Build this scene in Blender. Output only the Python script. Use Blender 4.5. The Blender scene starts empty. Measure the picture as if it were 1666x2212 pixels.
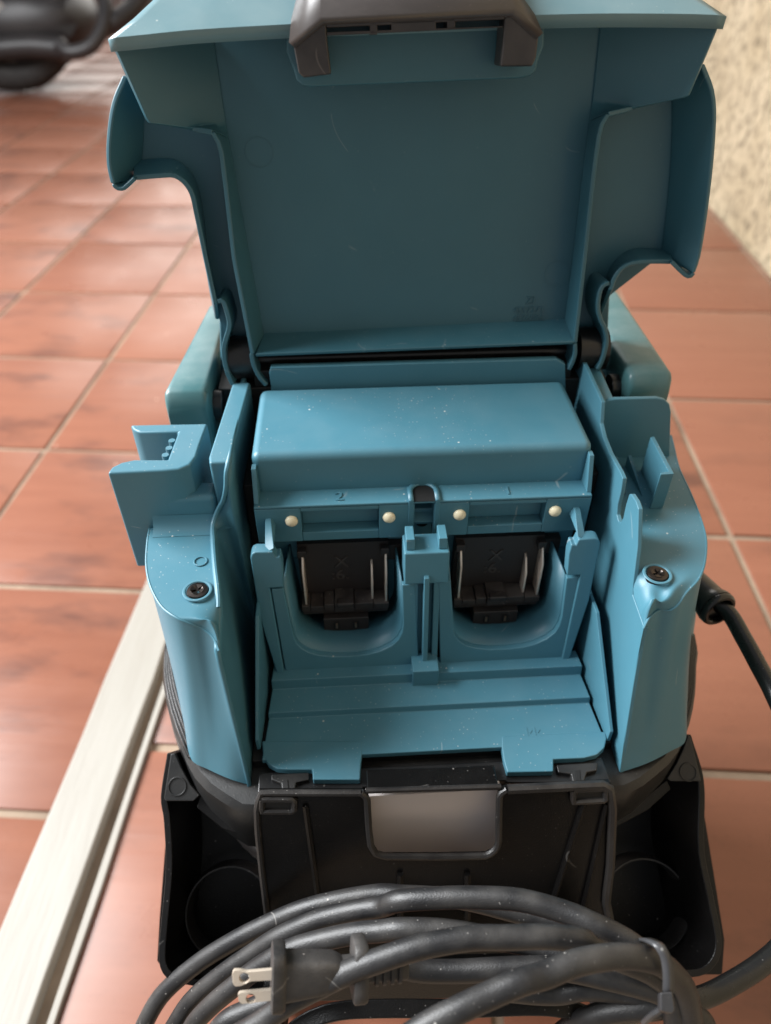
import bpy, bmesh, math, random
from mathutils import Vector, Matrix
import numpy as np
random.seed(7)
R = math.radians
S = bpy.context.scene
COL = S.collection

# ------------------------------------------------------------------ camera
H = 0.62                    # eye height above the floor
PITCH = R(40.7)
F, CX, CY = 1555.0, 833.0, 1106.0      # focal length and centre, in units of a 1666 x 2212 frame
cam = bpy.data.cameras.new('camera')
camo = bpy.data.objects.new('camera', cam); COL.objects.link(camo)
camo.location = (0, 0, H); camo.rotation_euler = (math.pi/2 - PITCH, 0, 0)
cam.sensor_fit = 'VERTICAL'; cam.sensor_height = 36; cam.sensor_width = 36
cam.lens = F/2212*36
cam.clip_start = 0.01; cam.clip_end = 100
cam.dof.use_dof = True; cam.dof.focus_distance = 0.305; cam.dof.aperture_fstop = 7.5
S.camera = camo
# ------------------------------------------------------------------ light
w = bpy.data.worlds.new('World'); S.world = w; w.use_nodes = True
bg = w.node_tree.nodes['Background']; bg.inputs[0].default_value = (0.93, 0.96, 1.0, 1); bg.inputs[1].default_value = 0.38
def area(name, loc, target, sx, sy, power, col):
    l = bpy.data.lights.new(name, 'AREA'); l.shape = 'RECTANGLE'; l.size = sx; l.size_y = sy
    l.energy = power; l.color = col
    o = bpy.data.objects.new(name, l); COL.objects.link(o); o.location = loc
    o.rotation_euler = (Vector(target)-Vector(loc)).to_track_quat('-Z', 'Y').to_euler()
    return o
area('open_side_daylight', (-2.5, 0.80, 2.15), (0, 0.26, 0.38), 2.0, 1.6, 385, (0.96, 0.98, 1.0))
area('far_opening_daylight', (0.2, 6.6, 2.0), (0, 0.3, 0.4), 6.5, 3.0, 230, (1.0, 0.96, 0.90))
S.view_settings.view_transform = 'Standard'; S.view_settings.look = 'None'
S.view_settings.exposure = 0.0; S.view_settings.gamma = 1.0
S.render.engine = 'CYCLES'

# ------------------------------------------------------------------ frames
st, ct = math.sin(PITCH), math.cos(PITCH)
PSI = R(3.3); XC = 0.034; YO = 0.26
sp, cp = math.sin(PSI), math.cos(PSI)
def ray(u, v):
    a = (u-CX)/F; b = -(v-CY)/F
    return Vector((a, b*st+ct, b*ct-st))
def W(u, v, z):                      # point of the place on a level surface
    d = ray(u, v); t = (z-H)/d.z
    return Vector((d.x*t, d.y*t, z))
def P(u, v, x=None, y=None, z=None, zc=None, pl=None):   # point in the appliance's own frame
    d = ray(u, v)
    o = Vector((d.x*cp+d.y*sp, -d.x*sp+d.y*cp, d.z))
    c = Vector((-XC, 0, H))
    if x is not None: t = (x-c.x)/o.x
    elif y is not None: t = y/o.y
    elif z is not None: t = (z-H)/o.z
    elif zc is not None: t = zc
    else: t = (pl[0]-c).dot(pl[1])/o.dot(pl[1])
    return c + o*t
ORG = Vector((0, YO, 0))
def obj_world(p):                    # appliance frame -> world
    x = p[0]+XC
    return Vector((x*cp-p[1]*sp, x*sp+p[1]*cp, p[2]))

# ------------------------------------------------------------------ materials
class NT:
    def __init__(s, name):
        s.m = bpy.data.materials.new(name); s.m.use_nodes = True
        s.t = s.m.node_tree; s.b = s.t.nodes['Principled BSDF']
    def n(s, k, **kw):
        x = s.t.nodes.new(k)
        for a, b in kw.items(): setattr(x, a, b)
        return x
    def l(s, a, b): s.t.links.new(a, b)
    def coord(s, kind='Object', scale=None):
        c = s.n('ShaderNodeTexCoord').outputs[kind]
        if scale:
            m = s.n('ShaderNodeMapping'); m.inputs['Scale'].default_value = scale
            s.l(c, m.inputs[0]); c = m.outputs[0]
        return c
    def noise(s, co, scale, detail=3, rough=.55):
        x = s.n('ShaderNodeTexNoise'); x.inputs['Scale'].default_value = scale
        x.inputs['Detail'].default_value = detail; x.inputs['Roughness'].default_value = rough
        s.l(co, x.inputs['Vector']); return x.outputs['Fac']
    def vor(s, co, scale):
        x = s.n('ShaderNodeTexVoronoi'); x.inputs['Scale'].default_value = scale
        s.l(co, x.inputs['Vector']); return x.outputs['Distance'], x.outputs['Color']
    def ramp(s, f, a, b):
        x = s.n('ShaderNodeMapRange'); x.inputs[1].default_value = a; x.inputs[2].default_value = b
        x.clamp = True; s.l(f, x.inputs[0]); return x.outputs[0]
    def math(s, op, a, b=None):
        x = s.n('ShaderNodeMath', operation=op)
        for i, q in enumerate((a, b)):
            if q is None: continue
            if isinstance(q, (int, float)): x.inputs[i].default_value = q
            else: s.l(q, x.inputs[i])
        return x.outputs[0]
    def mix(s, f, a, b):
        x = s.n('ShaderNodeMix', data_type='RGBA')
        if isinstance(f, (int, float)): x.inputs[0].default_value = f
        else: s.l(f, x.inputs[0])
        for i, q in ((6, a), (7, b)):
            if isinstance(q, tuple): x.inputs[i].default_value = (*q, 1)
            else: s.l(q, x.inputs[i])
        return x.outputs[2]
    def bump(s, h, strength, dist):
        x = s.n('ShaderNodeBump'); x.inputs['Strength'].default_value = strength
        x.inputs['Distance'].default_value = dist; s.l(h, x.inputs['Height'])
        s.l(x.outputs[0], s.b.inputs['Normal'])
    def upness(s):
        g = s.n('ShaderNodeNewGeometry'); z = s.n('ShaderNodeSeparateXYZ'); s.l(g.outputs['Normal'], z.inputs[0])
        return z.outputs[2]

def plastic(name, base, rough, dust=.5, dustcol=(.55, .55, .52), var=.035, grain=.05, film=.0, spec=.5):
    t = NT(name); co = t.coord()
    n1 = t.noise(co, 28, 4)
    c = t.mix(t.ramp(n1, .3, .7), tuple(x*(1-var) for x in base), tuple(min(1, x*(1+var)) for x in base))
    up = t.ramp(t.upness(), .25, .9)
    patch = t.ramp(t.noise(co, 22, 3), .38, .68)
    d, cc = t.vor(co, 520)
    d2, cc2 = t.vor(co, 190)
    sel = t.n('ShaderNodeSeparateColor'); t.l(cc, sel.inputs[0])
    sel2 = t.n('ShaderNodeSeparateColor'); t.l(cc2, sel2.inputs[0])
    s1 = t.math('MULTIPLY', t.ramp(d, .17, .10), t.ramp(sel.outputs[0], .58, .64))
    s2 = t.math('MULTIPLY', t.ramp(d2, .11, .07), t.ramp(sel2.outputs[1], .88, .92))
    sp_ = t.math('MAXIMUM', t.math('MULTIPLY', s1, patch), s2)
    m = t.math('MULTIPLY', t.math('MULTIPLY', sp_, t.math('ADD', t.math('MULTIPLY', up, .85), .12)), dust)
    ln_ = t.math('ABSOLUTE', t.math('SUBTRACT', t.noise(co, 16, 1, .3), .5))
    fib = t.math('MULTIPLY', t.ramp(ln_, .003, .001), t.ramp(t.noise(co, 55, 2), .60, .64))
    m = t.math('MAXIMUM', m, t.math('MULTIPLY', fib, .32*dust))
    if film:
        fl = t.math('MULTIPLY', t.math('MULTIPLY', t.ramp(t.noise(co, 60, 5), .4, .75), film), t.math('ADD', t.math('MULTIPLY', up, .7), .3))
        m = t.math('MAXIMUM', m, fl)
    c = t.mix(m, c, dustcol)
    t.l(c, t.b.inputs['Base Color'])
    r = t.math('ADD', t.math('MULTIPLY', t.noise(co, 75, 4), .08), rough-.04)
    r = t.math('ADD', r, t.math('MULTIPLY', m, .3)); t.l(r, t.b.inputs['Roughness'])
    t.b.inputs['Specular IOR Level'].default_value = spec
    t.bump(t.noise(co, 1500, 2), grain, .0004)
    return t.m
M = {}
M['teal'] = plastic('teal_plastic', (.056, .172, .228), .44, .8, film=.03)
M['lidshade'] = plastic('teal_plastic_lid_shaded', (.034, .112, .146), .42, .35, film=.02)  # same teal plastic, darkened: shade on the open lid is in the colour
M['handle'] = plastic('green_teal_handle', (.048, .135, .145), .36, .4, film=.14)
M['black'] = plastic('black_plastic', (.012, .012, .012), .42, .35, dustcol=(.30, .28, .26), film=.06, grain=.25)
M['blackglossy'] = plastic('black_smooth_plastic', (.008, .008, .0085), .3, .25, dustcol=(.25, .24, .22), film=.03)
M['bracket'] = plastic('black_bracket_plastic', (.0035, .0032, .0032), .36, .45, dustcol=(.34, .32, .30), film=.008, grain=.35, spec=.28)
M['lip'] = plastic('black_worn_edge', (.012, .011, .011), .40, .6, dustcol=(.34, .32, .30), film=.09, grain=.4)
M['rubber'] = plastic('cable_rubber', (.0095, .0093, .010), .46, 1.0, dustcol=(.36, .34, .315), film=.11, grain=.3)
M['rubbershiny'] = plastic('cable_rubber_clean', (.0055, .0055, .0055), .27, .3, dustcol=(.3, .3, .28), film=.015)
M['plug'] = plastic('plug_rubber', (.022, .021, .021), .5, .9, dustcol=(.34, .31, .28), film=.22, grain=.4)
M['terminal'] = plastic('terminal_black', (.022, .0175, .0165), .5, .7, dustcol=(.20, .16, .13), film=.03)
M['terminaldust'] = plastic('terminal_black_dusty', (.024, .019, .018), .55, 1.0, dustcol=(.26, .22, .19), film=.25)
M['mark'] = plastic('terminal_mark', (.055, .046, .042), .45, .3)
M['cream'] = plastic('cream_rubber_dot', (.74, .66, .46), .4, .2, dustcol=(.4, .3, .2), var=.05)
M['tank'] = plastic('grey_tank_plastic', (.62, .57, .555), .7, .2, var=.03, spec=.15)
M['latch'] = plastic('dark_latch_plastic', (.022, .018, .017), .34, .4, dustcol=(.42, .37, .34), film=.22)
M['latchsheen'] = plastic('latch_top_painted_sheen', (.065, .056, .053), .33, .5, dustcol=(.5, .45, .42), film=.12)  # latch plastic paled: grazing reflection put into the base colour
M['lidsheen'] = plastic('lid_outside_painted_sheen', (.125, .215, .240), .36, .5, dustcol=(.5, .52, .5), film=.08)  # teal paled: light from behind and above put into the base colour
M['tie'] = plastic('cable_tie_nylon', (.05, .05, .053), .35, .3)
M['void'] = plastic('black_inner_plastic', (.006, .006, .006), .6, .1)
def metal(name, col, rough):
    t = NT(name); co = t.coord()
    t.b.inputs['Metallic'].default_value = 1
    d, cc = t.vor(co, 800); n = t.noise(co, 300, 3)
    spots = t.math('MULTIPLY', t.ramp(d, .22, .12), t.ramp(n, .56, .62))
    t.l(t.mix(spots, col, (.05, .04, .03)), t.b.inputs['Base Color'])
    t.l(t.math('ADD', t.math('MULTIPLY', t.noise(co, 200, 3), .2), rough-.1), t.b.inputs['Roughness'])
    t.bump(t.noise(t.coord(scale=(60, 900, 900)), 1, 2), .08, .0005)
    return t.m
M['nickel'] = metal('nickel_blade', (.62, .53, .43), .5)
M['nickel'].node_tree.nodes['Principled BSDF'].inputs['Metallic'].default_value = .55
M['contact'] = metal('contact_metal', (.80, .68, .58), .4)
M['contact'].node_tree.nodes['Principled BSDF'].inputs['Metallic'].default_value = .7
M['copper'] = metal('copper_contact', (.55, .36, .26), .35)
M['screw'] = metal('black_screw', (.07, .06, .055), .36)

def tile_mat():
    t = NT('terracotta_tile'); co = t.coord()
    inf = t.n('ShaderNodeObjectInfo')
    va = t.n('ShaderNodeVectorMath', operation='ADD'); t.l(co, va.inputs[0])
    sc = t.n('ShaderNodeVectorMath', operation='SCALE'); t.l(inf.outputs['Location'], sc.inputs[0]); sc.inputs['Scale'].default_value = 7.3
    t.l(sc.outputs[0], va.inputs[1]); c0 = va.outputs[0]
    mp = t.n('ShaderNodeMapping'); mp.inputs['Scale'].default_value = (4, 34, 8); t.l(c0, mp.inputs[0])
    st_ = t.noise(mp.outputs[0], 1.0, 6, .6)
    mp3 = t.n('ShaderNodeMapping'); mp3.inputs['Scale'].default_value = (5, 12, 5); t.l(c0, mp3.inputs[0])
    bl = t.noise(mp3.outputs[0], 1.0, 5, .6)
    pit = t.noise(c0, 160, 4, .7)
    c = t.mix(t.ramp(st_, .25, .75), (.180, .066, .039), (.232, .092, .055))
    c = t.mix(t.math('MULTIPLY', inf.outputs['Random'], .5), c, (.262, .112, .070))
    c = t.mix(t.math('MULTIPLY', t.ramp(pit, .56, .72), .35), c, (.16, .066, .042))
    sm = t.math('MULTIPLY', t.ramp(bl, .52, .68), t.ramp(t.math('FRACT', t.math('MULTIPLY', inf.outputs['Random'], 7.31)), .35, .65))
    c = t.mix(t.math('MULTIPLY', sm, .72), c, (.085, .038, .029))
    d, cc = t.vor(c0, 30); sel = t.n('ShaderNodeSeparateColor'); t.l(cc, sel.inputs[0])
    c = t.mix(t.math('MULTIPLY', t.math('MULTIPLY', t.ramp(d, .09, .05), t.ramp(sel.outputs[0], .9, .92)), .75), c, (.62, .40, .30))
    t.l(c, t.b.inputs['Base Color'])
    t.l(t.math('ADD', t.math('MULTIPLY', t.noise(c0, 14, 4), .22), .20), t.b.inputs['Roughness']); t.b.inputs['Specular IOR Level'].default_value = .35
    mp2 = t.n('ShaderNodeMapping'); mp2.inputs['Scale'].default_value = (1.0, 14, 4); t.l(c0, mp2.inputs[0])
    t.bump(t.noise(mp2.outputs[0], 2.2, 3), .22, .003)
    return t.m
M['tile'] = tile_mat()
def simple(name, a, b, scale, rough, detail=5, bump=.2, bd=.002, stretch=None):
    t = NT(name); co = t.coord(scale=stretch)
    n = t.noise(co, scale, detail, .65)
    t.l(t.mix(t.ramp(n, .32, .68), a, b), t.b.inputs['Base Color'])
    t.b.inputs['Roughness'].default_value = rough
    t.bump(t.noise(co, scale*4, 4), bump, bd)
    return t.m
M['grout'] = simple('beige_grout', (.17, .12, .082), (.34, .255, .18), 9, .85)
M['threshold'] = simple('cream_painted_wood', (.262, .242, .207), (.300, .282, .247), 4, .5, stretch=(14, 1.6, 6), bump=.12, bd=.002)
M['groove'] = simple('dirty_groove', (.14, .11, .08), (.30, .25, .19), 30, .85)
M['whitewall'] = simple('white_wall', (.80, .79, .76), (.86, .85, .82), 6, .8)
M['stone'] = simple('grey_stone', (.10, .10, .095), (.38, .36, .33), 14, .85, bump=.6, bd=.02)
M['bike'] = simple('dark_bike_paint', (.014, .012, .0125), (.030, .026, .026), 4, .45)
M['tyre'] = simple('tyre_rubber', (.016, .015, .015), (.034, .032, .031), 30, .75)
M['chrome'] = simple('dull_steel', (.24, .23, .22), (.34, .33, .31), 9, .35)
def stucco():
    t = NT('ochre_stucco'); co = t.coord()
    n1 = t.noise(co, 5, 5); n2 = t.noise(t.coord(scale=(1, 1, .6)), 66, 6, .72)
    c = t.mix(t.ramp(n1, .35, .65), (.45, .355, .225), (.53, .43, .29))
    c = t.mix(t.math('MULTIPLY', t.ramp(n2, .48, .60), .85), c, (.15, .115, .07))
    t.l(c, t.b.inputs['Base Color']); t.b.inputs['Roughness'].default_value = .9
    t.bump(n2, .9, .012)
    return t.m
M['stucco'] = stucco()

# ------------------------------------------------------------------ builders
def link(name, me, mat, parent, bevel=0, seg=2, solid=0, smooth=True, offset=0, sub=0, angle=35):
    o = bpy.data.objects.new(name, me); COL.objects.link(o)
    me.materials.append(M[mat] if isinstance(mat, str) else mat)
    if parent is not None: o.parent = parent
    if smooth:
        me.polygons.foreach_set('use_smooth', [True]*len(me.polygons))
        me.set_sharp_from_angle(angle=R(angle))
    if sub:
        m = o.modifiers.new('s', 'SUBSURF'); m.levels = sub; m.render_levels = sub
    if solid:
        m = o.modifiers.new('t', 'SOLIDIFY'); m.thickness = solid; m.offset = offset; m.use_even_offset = False
    if bevel:
        m = o.modifiers.new('b', 'BEVEL'); m.width = bevel; m.segments = seg; m.limit_method = 'ANGLE'
        m.angle_limit = R(38); m.harden_normals = True; m.use_clamp_overlap = True
    return o
def mesh(name, vs, fs, recalc=True):
    bm = bmesh.new()
    q = [bm.verts.new(Vector(v)-ORG) for v in vs]
    for f in fs:
        try: bm.faces.new([q[i] for i in f])
        except ValueError: pass
    bmesh.ops.remove_doubles(bm, verts=bm.verts, dist=1e-6)
    if recalc: bmesh.ops.recalc_face_normals(bm, faces=bm.faces)
    me = bpy.data.meshes.new(name); bm.to_mesh(me); bm.free()
    return me
def prism(name, pts, off, mat, parent, bevel=.0006, **k):
    n = len(pts); off = Vector(off); pts = [Vector(p) for p in pts]
    vs = pts + [p+off for p in pts]
    fs = [list(range(n)), list(range(2*n-1, n-1, -1))] + [[i, (i+1) % n, n+(i+1) % n, n+i] for i in range(n)]
    return link(name, mesh(name, vs, fs), mat, parent, bevel=bevel, **k)
def boxv(x0, x1, y0, y1, z0, z1):
    vs = [(x, y, z) for x in (x0, x1) for y in (y0, y1) for z in (z0, z1)]
    return vs, [[0, 1, 3, 2], [4, 6, 7, 5], [0, 4, 5, 1], [2, 3, 7, 6], [0, 2, 6, 4], [1, 5, 7, 3]]
def box(name, x0, x1, y0, y1, z0, z1, mat, parent, bevel=.0006, **k):
    return link(name, mesh(name, *boxv(x0, x1, y0, y1, z0, z1)), mat, parent, bevel=bevel, **k)
def spline(pts, n):
    pts = [Vector(p) for p in pts]
    if len(pts) < 3:
        return [pts[0].lerp(pts[-1], i/(n-1)) for i in range(n)]
    d = [0]
    for a, b in zip(pts, pts[1:]): d.append(d[-1]+max((b-a).length, 1e-7))
    out = []
    for i in range(n):
        s = d[-1]*i/(n-1); k = 0
        while k < len(pts)-2 and s > d[k+1]: k += 1
        t = (s-d[k])/(d[k+1]-d[k])
        p1, p2 = pts[k], pts[k+1]; L = d[k+1]-d[k]
        m1 = (p2-pts[k-1])/(d[k+1]-d[k-1])*L if k > 0 else p2-p1
        m2 = (pts[k+2]-p1)/(d[k+2]-d[k])*L if k+2 < len(pts) else p2-p1
        t2, t3 = t*t, t*t*t
        out.append(p1*(2*t3-3*t2+1)+m1*(t3-2*t2+t)+p2*(-2*t3+3*t2)+m2*(t3-t2))
    return out
def lin(pts, n):
    pts = [Vector(p) for p in pts]; d = [0]
    for a, b in zip(pts, pts[1:]): d.append(d[-1]+max((b-a).length, 1e-7))
    out = []
    for i in range(n):
        s = d[-1]*i/(n-1); k = 0
        while k < len(pts)-2 and s > d[k+1]: k += 1
        out.append(pts[k].lerp(pts[k+1], (s-d[k])/(d[k+1]-d[k])))
    return out
def loftm(name, rings, closed=False):
    n = len(rings[0]); vs = [p for r in rings for p in r]; fs = []
    for j in range(len(rings)-1):
        for i in range(n if closed else n-1):
            k = (i+1) % n
            fs.append([j*n+i, j*n+k, (j+1)*n+k, (j+1)*n+i])
    return mesh(name, vs, fs)
def loft(name, rings, mat, parent, closed=False, solid=.002, **k):
    return link(name, loftm(name, rings, closed), mat, parent, solid=solid, **k)
def tubev(pts, r, n=14, flat=1.0):
    pts = [Vector(p) for p in pts]; rings = []; up = None
    for i, p in enumerate(pts):
        t = (pts[min(i+1, len(pts)-1)]-pts[max(i-1, 0)]).normalized()
        if up is None:
            up = Vector((0, 0, 1)) if abs(t.z) < .9 else Vector((1, 0, 0))
        s = t.cross(up).normalized(); up = s.cross(t).normalized()
        rr = r(i/(len(pts)-1)) if callable(r) else r
        rings.append([p+s*(math.cos(a)*rr)+up*(math.sin(a)*rr*flat) for a in [2*math.pi*j/n for j in range(n)]])
    vs = [q for g in rings for q in g]; fs = []
    for j in range(len(rings)-1):
        for i in range(n):
            k = (i+1) % n; fs.append([j*n+i, j*n+k, (j+1)*n+k, (j+1)*n+i])
    fs.append(list(range(n))[::-1]); fs.append([len(vs)-n+i for i in range(n)])
    return vs, fs
def tube(name, pts, r, mat, parent, n=14, flat=1.0, **k):
    return link(name, mesh(name, *tubev(pts, r, n, flat)), mat, parent, **k)
def merge(*parts):
    vs, fs = [], []
    for v, f in parts:
        o = len(vs); vs += list(v); fs += [[i+o for i in q] for q in f]
    return vs, fs
def text(name, s, at, right, up, size, depth, mat, parent):
    cu = bpy.data.curves.new(name, 'FONT'); cu.body = s; cu.size = 1; cu.extrude = 0.5
    cu.align_x = 'CENTER'; cu.align_y = 'CENTER'; cu.resolution_u = 4
    t = bpy.data.objects.new('tmp', cu); COL.objects.link(t)
    dg = bpy.context.evaluated_depsgraph_get(); dg.update()
    me = bpy.data.meshes.new_from_object(t.evaluated_get(dg))
    bpy.data.objects.remove(t); me.name = name; me.materials.clear()
    r = Vector(right).normalized(); u = Vector(up).normalized(); nn = r.cross(u)
    m = Matrix(((r.x*size, u.x*size, nn.x*depth, 0), (r.y*size, u.y*size, nn.y*depth, 0), (r.z*size, u.z*size, nn.z*depth, 0), (0, 0, 0, 1)))
    me.transform(Matrix.Translation(Vector(at)-ORG) @ m)
    return link(name, me, mat, parent, smooth=False)
def empty(name, label, cat, loc=None, group=None):
    o = bpy.data.objects.new(name, None); COL.objects.link(o); o.empty_display_size = .05
    o.location = obj_world(ORG) if loc is None else loc
    if loc is None: o.rotation_euler = (0, 0, PSI)
    o['label'] = label; o['category'] = cat
    if group: o['group'] = group
    return o
def world_mesh(name, vs, fs, mat, parent=None, **k):
    me = mesh(name, [Vector(v)+ORG for v in vs], fs)
    return link(name, me, mat, parent, **k)

# ------------------------------------------------------------------ setting: floors, threshold, walls
TA = math.atan2(107, 2050)                       # tile rows are turned a little from the view
tx = Vector((math.cos(TA), -math.sin(TA), 0)); ty = Vector((math.sin(TA), math.cos(TA), 0))
TS = .33; ZL = -.137
def to_t(p): return p.dot(tx), p.dot(ty)
tile_bm = bmesh.new(); bmesh.ops.create_cube(tile_bm, size=1)
for v in tile_bm.verts: v.co = Vector((v.co.x*(TS-.009), v.co.y*(TS-.009), v.co.z*.008))
bmesh.ops.bevel(tile_bm, geom=[e for e in tile_bm.edges if e.verts[0].co.z > 0 and e.verts[1].co.z > 0], offset=.0022, segments=2, affect='EDGES', profile=.6)
tile_me = bpy.data.meshes.new('tile'); tile_bm.to_mesh(tile_me); tile_bm.free(); tile_me.materials.append(M['tile'])
tile_me.polygons.foreach_set('use_smooth', [True]*len(tile_me.polygons)); tile_me.set_sharp_from_angle(angle=R(40))
sx_strip = to_t(W(70, 1890, 0))[0]               # left edge of the threshold
wall_x = to_t(W(1600, 521, 0))[0]                # foot of the ochre wall
def floor_sheet(name, z, x0, x1, y0, y1):
    c = [tx*x+ty*y for x, y in ((x0, y0), (x1, y0), (x1, y1), (x0, y1))]
    o = world_mesh(name, [(p.x, p.y, z+q) for q in (0, -.06) for p in c], [[0, 1, 2, 3], [7, 6, 5, 4], [0, 4, 5, 1], [1, 5, 6, 2], [2, 6, 7, 3], [3, 7, 4, 0]], 'grout', smooth=False)
    o['kind'] = 'structure'; return o
strip_w = .046
floor_r = floor_sheet('floor', -.0032, sx_strip+.002, wall_x+.4, -1.2, 9.0)
floor_l = floor_sheet('lower_floor', ZL-.0032, -5.2, sx_strip-.001, -1.2, 11.0)
def visible(p, m):
    d = Vector(p)-Vector((0, 0, H)); zc = d.y*ct-d.z*st
    if zc < .05: return False
    u = CX+F*d.x/zc; v = CY-F*(d.y*st+d.z*ct)/zc
    return -m < u < 1666+m and -m < v < 2212+m
def tiles(parent, anchor, z, x0, x1, y1, m):
    ax, ay = to_t(anchor); cells = []
    for i in range(-22, 22):
        for j in range(-8, 40):
            cx_, cy_ = ax+(i+.5)*TS, ay+(j+.5)*TS
            lx, rx = max(cx_-TS/2, x0), min(cx_+TS/2, x1); wd = (rx-lx)/TS
            if wd < .03 or cy_ > y1: continue
            cc = tx*((lx+rx)/2)+ty*cy_
            if visible((cc.x, cc.y, z), m): cells.append((cc.length, cc, wd))
    cells.sort(key=lambda q: q[0])
    for n_, (d, cc, wd) in enumerate(cells[:300]):
        o = bpy.data.objects.new('tile', tile_me); COL.objects.link(o); o.parent = parent
        o.location = (cc.x, cc.y, z-.0034+random.uniform(-.0004, .0004)); o.rotation_euler = (random.uniform(-.0015, .0015), random.uniform(-.0015, .0015), -TA)
        o.scale = ((wd*TS-.009)/(TS-.009) if wd < .999 else 1, 1, 1)
    if len(cells) > 300:
        bm = bmesh.new()
        for d, cc, wd in cells[300:]:
            k = (wd*TS-.009)/(TS-.009) if wd < .999 else 1
            n0 = len(bm.verts); bm.from_mesh(tile_me); bm.verts.ensure_lookup_table()
            bmesh.ops.transform(bm, matrix=Matrix.Translation((cc.x, cc.y, z-.0034)) @ Matrix.Rotation(-TA, 4, 'Z') @ Matrix.Diagonal((k, 1, 1, 1)), verts=bm.verts[n0:])
        me = bpy.data.meshes.new('tile_field'); bm.to_mesh(me); bm.free(); me.materials.append(M['tile'])
        o = bpy.data.objects.new('tile_field', me); COL.objects.link(o); o.parent = parent; o['kind'] = 'stuff'
tiles(floor_r, W(1580, 1160, 0), 0, sx_strip+strip_w+.012, wall_x, 8.6, 900)
tiles(floor_l, W(98, 972, ZL), ZL, -5.0, sx_strip-.004, 10.6, 700)
# riser under the threshold and the threshold itself
def tbox(name, x0, x1, y0, y1, z0, z1, mat, parent, wob=0, ny=1, **k):
    vs, fs = [], []
    for j in range(ny+1):
        y = y0+(y1-y0)*j/ny
        w1 = wob*(random.random()-.5) if wob else 0; w2 = wob*(random.random()-.5) if wob else 0
        for x, z in ((x0+w1, z0), (x0+w1*.6, z1), (x1+w2, z1), (x1+w2, z0)):
            p = tx*x+ty*y; vs.append((p.x, p.y, z))
    for j in range(ny):
        for i in range(4):
            a = j*4+i; b = j*4+(i+1) % 4; fs.append([a, b, b+4, a+4])
    fs += [[0, 1, 2, 3], [ny*4+3, ny*4+2, ny*4+1, ny*4]]
    return world_mesh(name, vs, fs, mat, parent, **k)
th = bpy.data.objects.new('threshold', None); COL.objects.link(th)
th['label'] = 'cream painted door threshold strip running along the tiled floor'; th['category'] = 'threshold'
tbox('board', sx_strip-.004, sx_strip+strip_w, -1.1, 8.9, -.02, .009, 'threshold', th, wob=.0026, ny=150, bevel=.002)
tbox('groove', sx_strip+strip_w+.0005, sx_strip+strip_w+.0095, -1.1, 8.9, -.02, -.0035, 'groove', th, smooth=False)
tbox('edge_bead', sx_strip+strip_w+.010, sx_strip+strip_w+.0165, -1.1, 8.9, -.02, .005, 'threshold', th, wob=.0015, ny=120, bevel=.001)
tbox('riser', sx_strip+.003, sx_strip+.0035+.03, -1.1, 8.9, ZL, -.0205, 'threshold', th, smooth=False)
# ochre wall
def wall_mesh():
    ny, nz = 150, 60; vs, fs = [], []
    rng = np.random.RandomState(3)
    for j in range(ny+1):
        for k in range(nz+1):
            p = tx*(wall_x+rng.uniform(-.006, .006))+ty*(-1.0+9.6*j/ny)
            vs.append((p.x, p.y, -.01+2.2*k/nz))
    for j in range(ny):
        for k in range(nz):
            a = j*(nz+1)+k; fs.append([a, a+1, a+nz+2, a+nz+1])
    n0 = len(vs)
    for x, y, z in ((.15, -1.0, -.01), (.15, 8.6, -.01), (.15, 8.6, 2.19), (.15, -1.0, 2.19)):
        p = tx*(wall_x+x)+ty*y; vs.append((p.x, p.y, z))
    fs.append([n0, n0+1, n0+2, n0+3])
    return vs, fs
wl = world_mesh('rough_wall', *wall_mesh(), 'stucco'); wl['label'] = 'rough ochre stucco wall with dark speckles right of the cleaner'; wl['category'] = 'wall'
bw = tbox('back_wall', -5.0, sx_strip-.05, 10.6, 10.75, ZL, 2.6, 'whitewall', None, smooth=False)
bw['label'] = 'white wall far behind the motorbike'; bw['category'] = 'wall'
# stone pillar
pl0 = W(312, 40, ZL); pl1 = W(392, 40, ZL)
pc = (pl0+pl1)/2; hw = (pl1-pl0).length/2
pil = world_mesh('stone_pillar', *boxv(pc.x-hw, pc.x+hw, pc.y, pc.y+2*hw, ZL, 2.4), 'stone', smooth=False)
pil['label'] = 'grey rough stone pillar standing beyond the motorbike'; pil['category'] = 'pillar'
# ---- motorbike (only its lower parts reach into the picture)
mb_o = W(30, 205, ZL)
mbk = empty('motorbike', 'dark parked motorbike, only its wheel, engine and crash bar in view', 'motorbike', loc=mb_o)
def brel(u, v, dist):                                   # point at a given distance in front of the eye, in the bike's frame
    return Vector((0, 0, H))+ray(u, v)*dist-mb_o
def bmesh_w(name, vs, fs, mat, **k):
    return link(name, mesh(name, [Vector(q)+ORG for q in vs], fs), mat, mbk, **k)
mz = (mb_o-Vector((0, 0, H))).dot(Vector((0, ct, -st)))
def torus_rings(c, ax1, ax2, ax3, R0, prof, n=48):
    rings = []
    for i in range(n):
        a = 2*math.pi*i/n; d = ax1*math.cos(a)+ax2*math.sin(a)
        rings.append([c+d*(R0+pr)+ax3*px for pr, px in prof])
    vs = [q for g in rings for q in g]; m = len(prof); fs = []
    for j in range(n):
        for i in range(m):
            k = (i+1) % m; j2 = (j+1) % n; fs.append([j*m+i, j*m+k, j2*m+k, j2*m+i])
    return vs, fs
wdir = Vector((.96, .28, 0)); wax = Vector((-.28, .96, 0)); zv = Vector((0, 0, 1))
wc = Vector((.02, .05, .345))
prof = [(.075*math.cos(a), .085*math.sin(a)) for a in [2*math.pi*i/14 for i in range(14)]]
bmesh_w('tyre', *torus_rings(wc, wdir, zv, wax, .265, prof), 'tyre')
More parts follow.
